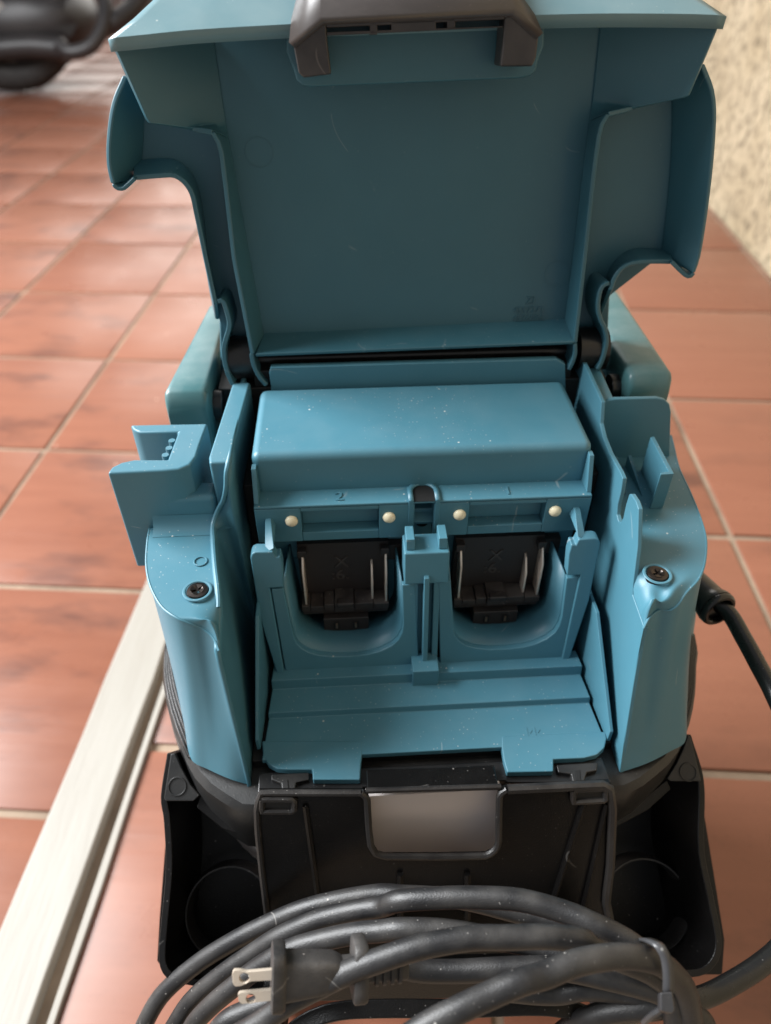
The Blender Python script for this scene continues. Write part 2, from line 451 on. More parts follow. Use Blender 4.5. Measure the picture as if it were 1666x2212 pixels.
prof2 = [(.02*math.cos(a), .05*math.sin(a)) for a in [2*math.pi*i/8 for i in range(8)]]
bmesh_w('rim', *torus_rings(wc, wdir, zv, wax, .205, prof2), 'chrome')
for k in range(5):
    a = 2*math.pi*k/5+.3; d = wdir*math.cos(a)+zv*math.sin(a)
    bmesh_w('spoke', *tubev([wc, wc+d*.20], .016, 8), 'bike')
bmesh_w('hub', *tubev([wc-wax*.07, wc+wax*.07], .045, 14), 'chrome')
# engine block, belly, exhaust, crash bar
def blob(name, c, rx, ry, rz, mat, seed):
    bm = bmesh.new(); bmesh.ops.create_icosphere(bm, subdivisions=3, radius=1)
    rng = random.Random(seed)
    for v in bm.verts:
        q = v.co; k = max(abs(q.x), abs(q.y), abs(q.z)); f = .55+.45/k*.8
        v.co = Vector((q.x*rx*f, q.y*ry*f, q.z*rz*f))+Vector(c)
    me = bpy.data.meshes.new(name); bm.to_mesh(me); bm.free()
    return link(name, me, mat, mbk)
eb = brel(45, 40, mz*1.0)
blob('engine', (eb.x, eb.y, eb.z), .42, .30, .17, 'bike', 1)
blob('fairing', (eb.x-.05, eb.y-.14, eb.z-.06), .40, .12, .15, 'bike', 3)
ex = [brel(-60, 112, mz*.95), brel(60, 100, mz*.95), brel(140, 105, mz*.95)]
bmesh_w('exhaust', *tubev(spline(ex, 16), .05, 14), 'bike')
cb = [brel(128, 95, mz*.93), brel(150, 112, mz*.93), brel(190, 104, mz*.93), brel(214, 78, mz*.93), brel(228, 40, mz*.93), brel(226, 0, mz*.93), brel(205, -60, mz*.93)]
bmesh_w('crash_bar', *tubev(spline(cb, 40), .032, 12), 'bike')
cb2 = [brel(222, 62, mz*.94), brel(252, 45, mz*.94), brel(285, 18, mz*.95), brel(320, -30, mz*.96)]
bmesh_w('foot_rest', *tubev(spline(cb2, 20), .042, 12), 'bike')
blob('fuel_tank', (eb.x+.0, eb.y+.1, eb.z+.45), .5, .26, .22, 'bike', 2)

# ================================================================== the vacuum cleaner
vac = empty('vacuum_cleaner', 'teal and black cordless vacuum cleaner with open lid and empty battery bay', 'vacuum cleaner')
WI = .0875                                             # inner walls of the head at x = +-WI
ZT, ZS, ZB = .430, .395, .305                          # box top, shoulder, lower rim of the head

# ---- drum ring and tank below the head
ringL = [(362, 1430), (360, 1500), (372, 1570), (395, 1640), (430, 1715), (480, 1760), (560, 1797)]
ringR = [(1330, 1757), (1395, 1715), (1440, 1675), (1470, 1620), (1488, 1550), (1493, 1480), (1490, 1410)]
plan = [P(u, v, z=.285) for u, v in ringL] + [P(u, v, z=.285) for u, v in ringR]
backc = [Vector((.140, .30, .285)), Vector((.125, .37, .285)), Vector((.08, .41, .285)), Vector((0, .42, .285)), Vector((-.08, .41, .285)), Vector((-.125, .37, .285)), Vector((-.140, .30, .285))]
plan = [Vector((p.x, max(p.y, .1635), p.z)) for p in spline(plan+backc+[plan[0]], 97)[:-1]]
def rings_of(levels, cen=Vector((0, .28, 0))):
    out = []
    for z, k in levels:
        out.append([Vector((cen.x+(p.x-cen.x)*k, cen.y+(p.y-cen.y)*k, z)) for p in plan])
    return out
def capped(rings):
    n = len(rings[0]); vs = [p for r in rings for p in r]; fs = []
    for j in range(len(rings)-1):
        for i in range(n):
            k = (i+1) % n; fs.append([j*n+i, j*n+k, (j+1)*n+k, (j+1)*n+i])
    fs.append(list(range(n))); fs.append([len(vs)-n+i for i in range(n)])
    return vs, fs
link('collar_ring', mesh('collar_ring', *capped(rings_of([(.262, .985), (.264, .995), (.285, 1.0), (.298, .995), (.3015, .975), (.302, .93)]))), 'black', vac)
link('tank', mesh('tank', *capped(rings_of([(.03, .80), (.035, .84), (.12, .90), (.25, .94), (.262, .94)]))), 'tank', vac)
def rib_strip(sel, k):
    q = [p for p in plan if sel(p)]
    c0 = Vector((0, .28, 0)); out = []
    for z, f in ((.3005+.0026*k, .985-.010*k), (.3022+.0026*k, .983-.010*k), (.3026+.0026*k, .972-.010*k)):
        out.append([Vector(((p.x-c0.x)*f, c0.y+(p.y-c0.y)*f, z)) for p in q])
    return out
for sgn in (-1, 1):
    for k in range(7):
        loft('vent_rib', rib_strip(lambda p: p.x*sgn > .085 and .19 < p.y < .33, k), 'black', vac, solid=.0008)
for sx in (-1, 1):
    for y in (.18, .38):
        wv = torus_rings(Vector((sx*.10, y, .022)), Vector((0, 1, 0)), Vector((0, 0, 1)), Vector((1, 0, 0)), .012, [(.01*math.cos(a), .012*math.sin(a)) for a in [2*math.pi*i/8 for i in range(8)]], 24)
        link('caster_wheel', mesh('caster_wheel', *wv), 'black', vac)

# ---- inner black core that closes the head
box('core_block', -.0868, .0868, .274, .36, .28, .404, 'void', vac)
box('core_floor', -.0868, .0868, .185, .2735, .28, .308, 'void', vac)
box('rear_core', -.102, .102, .328, .372, .29, .4255, 'void', vac)
box('rear_shell', -.128, .128, .373, .43, .30, .405, 'teal', vac, bevel=.008)

# ---- side pillars: shoulder surface and outer fascia
def smst(x):
    x = min(1, max(0, x)); return x*x*(3-2*x)
def pillar(side, T, B, xin, zin, groove=None):
    T = spline(T, 73); B = spline(B, 73)
    nI = 22; top = []
    for j in range(nI+1):
        f = j/nI; row = []
        for p in T:
            xi = xin(p.y); L = abs(p.x-xi)
            x = p.x*(1-f)+xi*f
            d_o = L*f; d_i = L*(1-f)
            wdt = max(.0015, min(.007, L*.5)); wdi = max(.0015, min(.011, L*.6))
            do = (ZS-p.z)*(1-smst(d_o/wdt)) if L > .002 else ZS-p.z
            r_ = min(1, d_i/wdi); di = (ZS-zin(p.y))*(1-math.sqrt(max(0, 1-(1-r_)**2)))
            z = ZS-max(do, di)
            if L < .006: z = z*(L/.006)+(1-L/.006)*(p.z*(1-f)+zin(p.y)*f)
            if groove:
                a, b = groove; q = Vector((x, p.y, 0)); ab = b-a; t_ = max(0, min(1.3, (q-a).dot(ab)/ab.length_squared))
                dd = (q-(a+ab*t_)).length; z -= .0032*math.exp(-(dd/.0034)**2)*smst(t_*2.5)*smst(f*6)
            row.append(Vector((x, p.y, z)))
        top.append(row)
    loft('shoulder', top, 'teal', vac, solid=0, angle=70)
    # rounded lip, then the fascia down to the collar
    wall = []; nW = 16
    for j in range(nW+1):
        f = j/nW
        wall.append([p.lerp(b, f) + Vector(((b.x-p.x)*(-.18)*math.sin(math.pi*f), (b.y-p.y)*(-.10)*math.sin(math.pi*f), 0)) for p, b in zip(T, B)])
    loft('fascia', wall, 'teal', vac, solid=0, angle=70)
    lipc = [p+Vector((0, 0, -.0004)) for p in T]
    tube('fascia_lip', lipc, .0006, 'teal', vac, n=8)
ribL = [(497, 1000, .430), (492, 1022, .4265), (491, 1050, .420), (485, 1080, .4115), (473, 1103, .4045), (464, 1131, .3990), (464, 1163, .3975), (468, 1220, .3970), (474, 1272, .3962), (476, 1300, .3940), (474, 1350, .3895), (473, 1405, .386)]
ribLp = [P(u, v, z=z) for u, v, z in ribL]
def xinL(y):
    q = sorted(ribLp, key=lambda p: p.y)
    return float(np.interp(y, [p.y for p in q], [p.x for p in q]))
def zinL(y):
    q = sorted(ribLp, key=lambda p: p.y)
    return min(ZS, float(np.interp(y, [p.y for p in q], [p.z for p in q]))-.0006)
def zinR(y): return float(np.interp(y, [.1930, .2105, .2140, .2165], [.3826, .3848, .3890, ZS]))
TL = [P(324, 1095, z=ZS), P(323, 1140, z=ZS), P(319, 1165, z=ZS), P(316, 1213, z=ZS), P(321, 1251, z=ZS), P(333, 1283, z=ZS), P(353, 1313, z=ZS), P(383, 1334, z=ZS), P(412, 1346, z=.393), P(438, 1357, z=.390), P(460, 1375, z=.388), P(473, 1405, z=.386)]
BL = [P(352, 1330, z=ZB), P(358, 1385, z=ZB), P(369, 1425, z=ZB), P(385, 1500, z=ZB), P(399, 1570, z=ZB), P(414, 1641, z=ZB), P(450, 1662, z=ZB), P(500, 1684, z=ZB), P(544, 1697, z=.302)]
pillar(-1, TL, BL, xinL, zinL)
TR = [P(1450, 940, z=ZS), P(1456, 964, z=ZS), P(1467, 1009, z=ZS), P(1492, 1064, z=ZS), P(1512, 1114, z=ZS), P(1524, 1154, z=ZS), P(1526, 1184, z=ZS), P(1521, 1222, z=ZS), P(1508, 1252, z=.394), P(1482, 1280, z=.392), P(1466, 1304, z=.389), P(1446, 1318, z=.3865), P(1428, 1316, z=.3865), P(1404, 1332, z=.386)]
TR.append(P(1391, 1356, x=WI))
BR = [P(1512, 1250, z=ZB), P(1506, 1310, z=ZB), P(1497, 1380, z=ZB), P(1489, 1460, z=ZB), P(1484, 1540, z=ZB), P(1480, 1602, z=ZB), P(1450, 1622, z=ZB), P(1400, 1648, z=ZB), P(1340, 1669, x=WI)]
ga, gb = P(1424, 1250, z=ZS), P(1446, 1322, z=ZS); ga.z = gb.z = 0
pillar(1, TR, BR, lambda y: WI+.0004, zinR, (ga, gb))

# ---- inner walls
top_ = [Vector((-WI, .345, .430))]+ribLp
topd = lin(top_[:2], 8)[:-1]+spline(ribLp, 50)
e0, e1 = topd[-1], P(544, 1697, z=.302)
wrows = []
for j in range(13):
    f = j/12
    row = []
    for p in topd:
        g = smst((p.y-e0.y)/.03)
        b = Vector((-WI+.0006, max(p.y, e1.y)*g+e1.y*(1-g), .300)) if p is not e0 else e1
        row.append(p.lerp(b, f))
    wrows.append(row)
loft('inner_wall', wrows, 'teal', vac, solid=.002, angle=60, offset=1)
tube('inner_wall_edge', [p+Vector((-.0006, 0, 0)) for p in topd[7:-9]], .0011, 'teal', vac, n=8)
iwR = [(1265, 794), (1299, 868), (1297, 898), (1296, 915), (1303, 945), (1316, 978), (1339, 1019), (1345, 1033), (1341, 1062), (1334, 1090), (1332, 1112), (1336, 1126), (1341, 1128), (1346, 1118), (1352, 1090), (1359, 1067), (1363, 1067), (1373, 1082), (1379, 1099), (1377, 1180), (1367, 1262), (1366, 1285), (1391, 1356), (1385, 1380), (1368, 1478), (1348, 1604), (1338, 1669)]
pts = [P(u, v, x=WI) for u, v in iwR]
pts += [Vector((WI, .345, .300)), Vector((WI, .345, pts[0].z))]
prism('inner_wall', pts, (.0022, 0, 0), 'teal', vac, bevel=.0005)

# ---- left bar and hook block
def zquad(name, px, z, down, mat, bevel, **k):
    pts = [P(u, v, z=z) for u, v in px]
    return prism(name, pts, (0, 0, -down), mat, vac, bevel=bevel, **k)
zquad('rim_bar', [(503, 825), (541, 825), (494, 998), (452, 1000), (451, 985)], ZT, .036, 'teal', .0012)
hb = [(281, 917), (285, 929), (300, 933), (385, 932), (362, 992), (290, 992), (262, 999), (242, 1010), (231, 1022), (360, 1016), (394, 1011), (418, 994), (432, 960), (449, 914)]
hb2 = [(281, 917), (449, 914), (432, 960), (424, 985), (410, 1003), (385, 1013), (350, 1016), (231, 1022), (242, 1008), (262, 998), (290, 992), (362, 992), (385, 932), (302, 933), (288, 928)]
zquad('hook_block', hb2, .428, .058, 'teal', .0012)
for k, (u, v) in enumerate([(375, 955), (369, 971), (361, 986)]):
    c = P(u, v, z=.426)
    tube('grip_rib', [c+Vector((-.0006, 0, .001)), c+Vector((-.0006, 0, -.05))], .0016, 'teal', vac, n=10)
yface = P(300, 1019, z=.428).y
xa_, xb_ = P(324, 1110, y=yface).x, P(470, 1100, y=yface).x
wb = [Vector((xa_, yface+.0004, .392)), Vector((xb_, yface+.0004, .392)), Vector((xb_, yface+.0004, .4125)), Vector((xa_, yface+.0004, .4125))]
prism('hook_web', wb, (0, .012, 0), 'teal', vac, bevel=.003, seg=3)
fil = []
for k in range(7):
    a = math.pi/2*k/6
    fil.append([Vector((x, yface-.007*(1-math.cos(a))+.0002, ZS+.0002+.007*(1-math.sin(a)))) for x in (xa_+.0005, (xa_+xb_)/2, xb_-.001)])
loft('hook_fillet', fil, 'teal', vac, solid=0)
# ---- right cavity
bwz = P(1330, 866, z=ZT).y
cw = [P(1300, 869, y=bwz), P(1330, 862, y=bwz), P(1420, 860, y=bwz), P(1436, 864, y=bwz), P(1447, 874, y=bwz), P(1450, 890, y=bwz), P(1447, 990, y=bwz), P(1440, 1010, y=bwz), P(1300, 1010, y=bwz)]
prism('cavity_wall', cw, (0, .0025, 0), 'teal', vac, bevel=.0006)
zquad('rim_bar', [(1265, 794), (1296, 793), (1327, 861), (1300, 869)], ZT, .012, 'teal', .0008)
prism('rim_bar_post', [P(1265, 794, z=ZT)+Vector((0, 0, -.0001)), P(1296, 793, z=ZT)+Vector((0, 0, -.0001)), P(1300, 800, z=ZT), P(1269, 801, z=ZT)], (0, 0, -.05), 'teal', vac)
# little bracket standing in the cavity
bz = .416
b_in = [(1405, 943), (1414, 942), (1456, 1024), (1456, 1025), (1425, 1025), (1427, 1019), (1443, 1018)]
pts = [P(u, v, z=bz) for u, v in [(1405, 944), (1414, 942), (1457, 1023), (1427, 1025), (1427, 1020), (1444, 1018)]]
prism('cavity_bracket', pts, (0, 0, -(bz-ZS)), 'teal', vac, bevel=.0004)
for (a, b, c) in (((1356, 983), (1365, 983), (1388, 1071)), ((1330, 986), (1334, 985), (1352, 1068))):
    q0, q1, q2 = P(*a, z=ZS+.007), P(*b, z=ZS+.007), P(*c, z=ZS+.0006)
    vs = [q0, q1, q2, Vector((q0.x, q0.y, ZS-.001)), Vector((q1.x, q1.y, ZS-.001)), Vector((q2.x, q2.y, ZS-.001))]
    link('fin', mesh('fin', vs, [[0, 1, 2], [5, 4, 3], [0, 3, 4, 1], [1, 4, 5, 2], [2, 5, 3, 0]]), 'teal', vac, bevel=.0003)
# ---- screws
def screw(px, z, r=.0046, tilt=(0, 0)):
    c = P(*px, z=z)
    n = 28; vs, fs = [], []
    prof = [(1.0, -.003), (1.0, .0002), (.93, .0009), (.55, .0011)]
    for rr, dz in prof:
        for i in range(n):
            a = 2*math.pi*i/n; vs.append(c+Vector((r*rr*math.cos(a), r*rr*math.sin(a), dz)))
    for j in range(len(prof)-1):
        for i in range(n):
            k = (i+1) % n; fs.append([j*n+i, j*n+k, (j+1)*n+k, (j+1)*n+i])
    # cross recess
    base = (len(prof)-1)*n
    ci = len(vs); vs.append(c+Vector((0, 0, -.0012)))
    for i in range(n):
        k = (i+1) % n; fs.append([base+i, base+k, ci])
    for i in range(0, n):
        a = 2*math.pi*i/n+.4
        if abs(math.cos(2*a)) < .55: pass
    o = link('screw', mesh('screw', vs, fs), 'screw', vac)
    # quarter lands leave a cross slot between them
    for q in range(4):
        a0 = math.pi/2*q+.5+.28; a1 = math.pi/2*(q+1)+.5-.28
        ring = [c+Vector((r*.62*math.cos(a), r*.62*math.sin(a), .0013)) for a in [a0+(a1-a0)*i/5 for i in range(6)]]
        tip = c+Vector((r*.16*math.cos((a0+a1)/2), r*.16*math.sin((a0+a1)/2), .0009))
        link('land', mesh('land', [tip]+ring+[tip-Vector((0, 0, .0012))]+[p-Vector((0, 0, .0012)) for p in ring], [list(range(7)), list(range(13, 6, -1))]+[[i, (i+1) % 7, 7+(i+1) % 7, 7+i] for i in range(7)]), 'screw', o)
    # moulded rim round the screw pit
    rim = torus_rings(c+Vector((0, 0, .0004)), Vector((1, 0, 0)), Vector((0, 1, 0)), Vector((0, 0, 1)), r*1.22, [(.0007*math.cos(a), .0004*math.sin(a)) for a in [2*math.pi*i/8 for i in range(8)]], 36)
    link('screw_pit_rim', mesh('screw_pit_rim', *rim), 'teal', vac)
screw((427, 1277), ZS+.0006); screw((1420, 1241), ZS+.0006)
c = P(433, 1212, z=ZS+.0004)
dm = torus_rings(c, Vector((1, 0, 0)), Vector((0, 1, 0)), Vector((0, 0, 1)), .0028, [(.0004*math.cos(a), .00025*math.sin(a)) for a in [2*math.pi*i/8 for i in range(8)]], 28)
link('moulding_mark', mesh('moulding_mark', *dm), 'teal', vac)

# ---- terminal housing (the big box) with ledge
BXL, BXR = P(540, 985, z=.428).x, P(1285, 960, z=.428).x
bxw = (BXR-BXL)/2; bxc = (BXR+BXL)/2
yF = P(912, 972, z=.428).y; yBk = P(905, 828, z=.428).y
zL = P(912, 1050, y=yF).z
yL = P(914, 1083, z=zL).y                                # front of the ledge
box('battery_housing', BXL, BXR, yF, yBk, .36, .428, 'teal', vac, bevel=.004, seg=4)
box('housing_ledge', BXL, BXR, yL, yF+.004, zL-.0015, zL, 'teal', vac, bevel=.0006)
for s, x in ((-1, BXL), (1, BXR)):
    zt = P(540 if s < 0 else 1283, 1008 if s < 0 else 978, y=yF-.001).z
    vs = [Vector((x-s*.0001, yF+.001, zL)), Vector((x-s*.0001, yF+.001, zt)), Vector((x-s*.0001, yF-.003, zt)), Vector((x-s*.0001, yL+.002, zL))]
    prism('end_fin', vs, (-s*.0022, 0, 0), 'teal', vac, bevel=.0003)
# upright strip behind the housing
zst = P(905, 785, y=yBk+.002).z
sb = [P(585, 797, y=yBk+.002), P(1203, 771, y=yBk+.002), P(1222, 784, y=yBk+.002), P(1228, 812, y=yBk+.002)]
pts = [Vector((sb[0].x, yBk+.002, zst)), Vector((sb[1].x, yBk+.002, zst)), Vector((sb[2].x, yBk+.002, zst-.003)), Vector((sb[3].x, yBk+.002, .42)), Vector((sb[0].x-.001, yBk+.002, .42)), Vector((sb[0].x-.001, yBk+.002, zst-.003))]
prism('rear_strip', pts, (0, .004, 0), 'teal', vac, bevel=.0005)
box('hinge_trough', -.083, .083, yBk+.006, yBk+.03, .40, zst-.004, 'void', vac)

# ---- battery bays
yP, yU = yL, .2350                                       # face with the buffers, face of the slide rails
zPb = P(740, 1300, y=yP+.012).z
xoff = P(1095, 1109, y=yP).x-P(735, 1122, y=yP).x
bmid = (P(735, 1122, y=yP).x+P(1095, 1109, y=yP).x)/2
yR = yP+.0125                                             # back wall of the slide recess
# bay back face: frame pieces around the recess of each bay
SA = Vector((0, .2375, P(740, 1193, y=.2375).z)); SB = Vector((0, .2255, P(740, 1457, y=.2255).z))
sdir = (SA-SB).normalized(); sn = Vector((0, -sdir.z, sdir.y))
SPL = (SA, sn)
def SPo(d): return (SA+sn*d, sn)
def ysl(z): return SA.y+(z-SA.z)*(SB.y-SA.y)/(SB.z-SA.z)
def sbox(name, x0, x1, a, b, z0, z1, bevel=.0005):
    vs = [(x, ysl(z)+d, z) for x in (x0, x1) for d in (a, b) for z in (z0, z1)]
    return link(name, mesh(name, vs, boxv(0, 1, 0, 1, 0, 1)[1]), 'teal', vac, bevel=bevel)
bayback = box('bay_back', BXL, BXR, yR, yR+.004, .312, zL-.0017, 'teal', vac)
def bay(dx):
    D = Vector((dx, 0, 0))
    def Q(u, v, **k): return P(u, v, **k)+D
    def pr(name, pts, off, mat, parent=vac, bevel=.0005): return prism(name, pts, off, mat, parent, bevel=bevel)
    # face with buffers: four strips round the label recess
    x0 = BXL if dx == 0 else bmid+.0045; x1 = bmid-.0045 if dx == 0 else BXR
    rl, rr = Q(651, 1127, y=yP).x, Q(819, 1120, y=yP).x
    zt, zb, zend = zL-.0016, Q(735, 1148, y=yP).z, Q(735, 1166, y=yP).z
    zt2 = Q(735, 1103, y=yP).z
    face = merge(boxv(x0, rl, yP, yR+.001, zend, zt), boxv(rr, x1, yP, yR+.001, zend, zt), boxv(rl+.00005, rr-.00005, yP+.0001, yR+.001, zend+.0001, zb), boxv(rl+.00005, rr-.00005, yP+.0001, yR+.001, zt2, zt-.0001), boxv(rl+.00005, rr-.00005, yP+.0065, yR+.001, zb+.0001, zt2-.0001))
    link('bay_face', mesh('bay_face', *face), 'teal', vac, bevel=.0004)
    for (u, v) in ((630, 1128), (841, 1120)):
        c = Q(u, v, y=yP-.0012)
        bm = bmesh.new(); bmesh.ops.create_uvsphere(bm, u_segments=20, v_segments=12, radius=1)
        for q in bm.verts: q.co = Vector((q.co.x*.0030, q.co.y*.0022, q.co.z*.0030))+c-ORG+Vector((0, .0008, 0))
        me = bpy.data.meshes.new('buffer'); bm.to_mesh(me); bm.free(); link('buffer', me, 'cream', vac)
    # U-shaped slide plate
    U = [(612, 1272), (635, 1376), (641, 1390), (652, 1401), (668, 1410), (690, 1416), (720, 1419), (760, 1418), (795, 1414), (822, 1407), (845, 1396), (860, 1383), (868, 1368), (871, 1350), (869, 1264)]
    fr = [Q(u, v, pl=SPL) for u, v in U]
    outer = [Q(897, 1262, pl=SPL), Q(905, 1440, pl=SPL), Q(619, 1460, pl=SPL), Q(586, 1273, pl=SPL)]
    pr('slide_plate', fr+outer, (0, .003, 0), 'teal')
    bk = [Vector((p.x+(fr[7].x-p.x)*.06, yR-.0005, p.z+(-.010 if 1 <= i <= 13 else 0))) for i, p in enumerate(fr)]
    fr2 = [p+Vector((0, .0028, 0)) for p in fr]
    mid = [a.lerp(b, .45)-Vector((0, 0, .0 if 2 <= i <= 12 else 0)) for i, (a, b) in enumerate(zip(fr2, bk))]
    loft('recess_wall', [fr2, mid, bk], 'teal', vac, solid=.0008)
    # rails
    if dx == 0:
        lr = [(541, 1206), (544, 1197), (552, 1193), (590, 1192), (596, 1204), (606, 1202), (611, 1222), (613, 1269), (583, 1271), (615, 1459), (600, 1462), (560, 1330)]
    else:
        lr = [(541, 1206), (544, 1197), (552, 1193), (590, 1192), (596, 1204), (606, 1202), (611, 1222), (613, 1269), (583, 1271), (615, 1459), (600, 1462), (560, 1330)]
    rail = [P(u, v, pl=SPo(.0012)) for u, v in lr]
    if dx != 0: rail = [Vector((2*bmid-p.x, p.y, p.z)) for p in rail]
    pr('guide_rail', rail, (0, .006, 0), 'teal', bevel=.0007)
    fin = [P(573, 1127, y=yP-.002), P(586, 1126, y=yP-.002), P(592, 1185, y=SA.y), P(572, 1195, y=SA.y)]
    if dx != 0: fin = [Vector((2*bmid-p.x, p.y, p.z)) for p in fin]
    f0 = fin; vs = f0+[Vector((p.x, yR, p.z)) for p in f0]
    link('rail_fin', mesh('rail_fin', vs, [[0, 1, 2, 3], [7, 6, 5, 4], [0, 4, 5, 1], [1, 5, 6, 2], [2, 6, 7, 3], [3, 7, 4, 0]]), 'teal', vac, bevel=.0004)
    # terminal block
    tb = bpy.data.objects.new('terminal_block', None); COL.objects.link(tb); tb.parent = vac
    yb = yR-.006
    tl, tr = Q(641, 1176, y=yb), Q(839, 1169, y=yb); bl, br = Q(654, 1300, y=yb), Q(842, 1293, y=yb)
    tl.z = tr.z = (tl.z+tr.z)/2; bl.z = br.z = (bl.z+br.z)/2
    pr('back_plate', [tl, tr, Vector((tr.x, yb, bl.z)), Vector((tl.x, yb, bl.z))], (0, .0058, 0), 'terminal', tb, bevel=0)
    pr('side_tab', [Vector((tr.x, yb+.0001, tr.z-.003)), Vector((tr.x+.0085, yb+.0001, tr.z-.003)), Vector((tr.x+.0085, yb+.0001, tr.z-.013)), Vector((tr.x, yb+.0001, tr.z-.013))], (0, .0058, 0), 'terminal', tb, bevel=0)
    ysf = yb-.0105; zs = Q(745, 1308, y=ysf).z
    segs = [(0, .10, 0), (.10, .255, -.0008), (.255, .38, .0005), (.38, .60, .002), (.60, .82, .0004), (.82, 1, -.0002)]
    L = tr.x-tl.x
    for a, b, h in segs:
        link('shelf_step', mesh('shelf_step', *boxv(tl.x+L*a+.0001, tl.x+L*b-.0001, ysf+(.0006 if abs(h) < .001 else -.0006), yb, zs-.004, zs+h)), 'terminaldust', tb, bevel=.0004)
    link('shelf_base', mesh('shelf_base', *boxv(tl.x+.0005, tr.x-.0005, ysf+.002, yb, zs-.008, zs-.0045)), 'terminal', tb, bevel=.0005)
    cx_ = tl.x+L*.5
    sk = merge(boxv(cx_-.0118, cx_+.0118, ysf-.0015, yb, zs-.0200, zs-.0082))
    so = link('socket_block', mesh('socket_block', *sk), 'terminal', tb, bevel=.0005)
    for s in (-1, 1):
        link('socket_hole', mesh('socket_hole', *boxv(cx_+s*.0050-.0016, cx_+s*.0050+.0016, ysf-.0019, ysf-.0014, zs-.0155, zs-.0105)), 'void', so)
        link('pin', mesh('pin', *boxv(cx_+s*.0050-.0005, cx_+s*.0050+.0005, ysf-.0024, ysf-.0016, zs-.0148, zs-.0115)), 'copper', so)
    link('clip', mesh('clip', *boxv(cx_-.0045, cx_+.0045, ysf-.0016, ysf+.003, zs-.0008, zs+.0028)), 'terminal', tb, bevel=.0008)
    # contact blades: thin plates standing out from the back plate
    for fx, zt_, n0 in ((.045, tl.z-.004, ysf+.0016), (.955, tl.z-.004, ysf+.0016), (.80, tl.z-.012, yb-.007)):
        xb = tl.x+L*fx
        bp = [Vector((xb, yb, zt_)), Vector((xb, n0+.0045, zt_-.001)), Vector((xb, n0, zt_-.008)), Vector((xb, n0, zs)), Vector((xb, yb, zs))]
        pr('contact_blade', bp, (.0010, 0, 0), 'contact', tb, bevel=.0002)
        if fx != .80:
            link('blade_root', mesh('blade_root', *boxv(xb-.002, xb+.0025, yb-.004, yb, zt_-.002, zt_+.0025)), 'terminal', tb, bevel=.0005)
    text('moulded_mark', 'X', (cx_-.001, yb-.0003, tl.z-.013), (1, 0, 0), (0, 0, 1), .0105, .0006, 'mark', tb)
    text('moulded_mark', ':6.', (cx_-.002, yb-.0003, tl.z-.022), (1, 0, 0), (0, 0, 1), .0100, .0006, 'mark', tb)
bay(0); bay(xoff)
# centre post
xm = bmid
pw = .0105
zc0 = P(912, 1195, pl=SPo(.0015)).z; zc1 = P(915, 1262, pl=SPo(.0015)).z; zc2 = P(925, 1432, pl=SPo(.0015)).z
sbox('post_head', xm-pw, xm+pw, -.0015, .012, zc1, zc0, bevel=.0008)
for s_ in (-1, 1):
    sbox('post_step', xm+s_*.0075-.002, xm+s_*.0075+.002, .0005, .010, zc0+.0001, zc0+.006, bevel=.0004)
    box('groove_wall', xm+s_*.0062-.0012, xm+s_*.0062+.0012, yL-.0004, yR, zc0-.002, zL+.0004, 'teal', vac, bevel=.0004)
    sbox('post_side', xm+s_*.0052-.0015, xm+s_*.0052+.0015, .0002, .008, zc2, zc1-.0001, bevel=.0004)
box('groove_back', xm-.005, xm+.005, yR-.006, yR-.0005, zc0-.001, zL-.010, 'teal', vac)
gr = [Vector((xm-.005, yL+.0012, zc0+.002)), Vector((xm+.005, yL+.0012, zc0+.002)), Vector((xm+.005, yR-.006, zL-.012)), Vector((xm-.005, yR-.006, zL-.012))]
prism('groove_floor', gr, (0, .001, -.002), 'teal', vac, bevel=0)
arch = [Vector((xm+.0074*math.cos(a), 0, .0))+Vector((0, yL+.0065+.0074*math.sin(a), zL+.0006)) for a in [math.pi*i/16 for i in range(17)]]
arch = [Vector((xm+.0074, yL-.0003, zL+.0006))]+arch+[Vector((xm-.0074, yL-.0003, zL+.0006))]
arch2 = [Vector((xm+(p.x-xm)*.68, yL+.0065+(p.y-yL-.0065)*.68 if p.y > yL+.0065 else p.y, p.z)) for p in arch]
loft('groove_rim', [arch, arch2], 'teal', vac, solid=.0012)
holev = [Vector((p.x, p.y, p.z+.00005-.0003)) for p in arch2]
prism('groove_void', [Vector((p.x, p.y, zL+.0003)) for p in arch2], (0, 0, -.0002), 'void', vac, bevel=0)
cs = P(912, 1128, y=yR-.008)
vs = [cs+Vector((.0032*math.cos(a), 0, .0032*math.sin(a))) for a in [2*math.pi*i/20 for i in range(20)]]
prism('groove_screw', vs, (0, .002, 0), 'screw', vac, bevel=.0004)
sbox('post_web', xm-.0038, xm+.0038, .004, .0085, zc2, zc1-.0002)
sbox('post_fin', xm-.0013, xm+.0013, -.0035, .006, zc2+.002, zc1+.005, bevel=.0005)

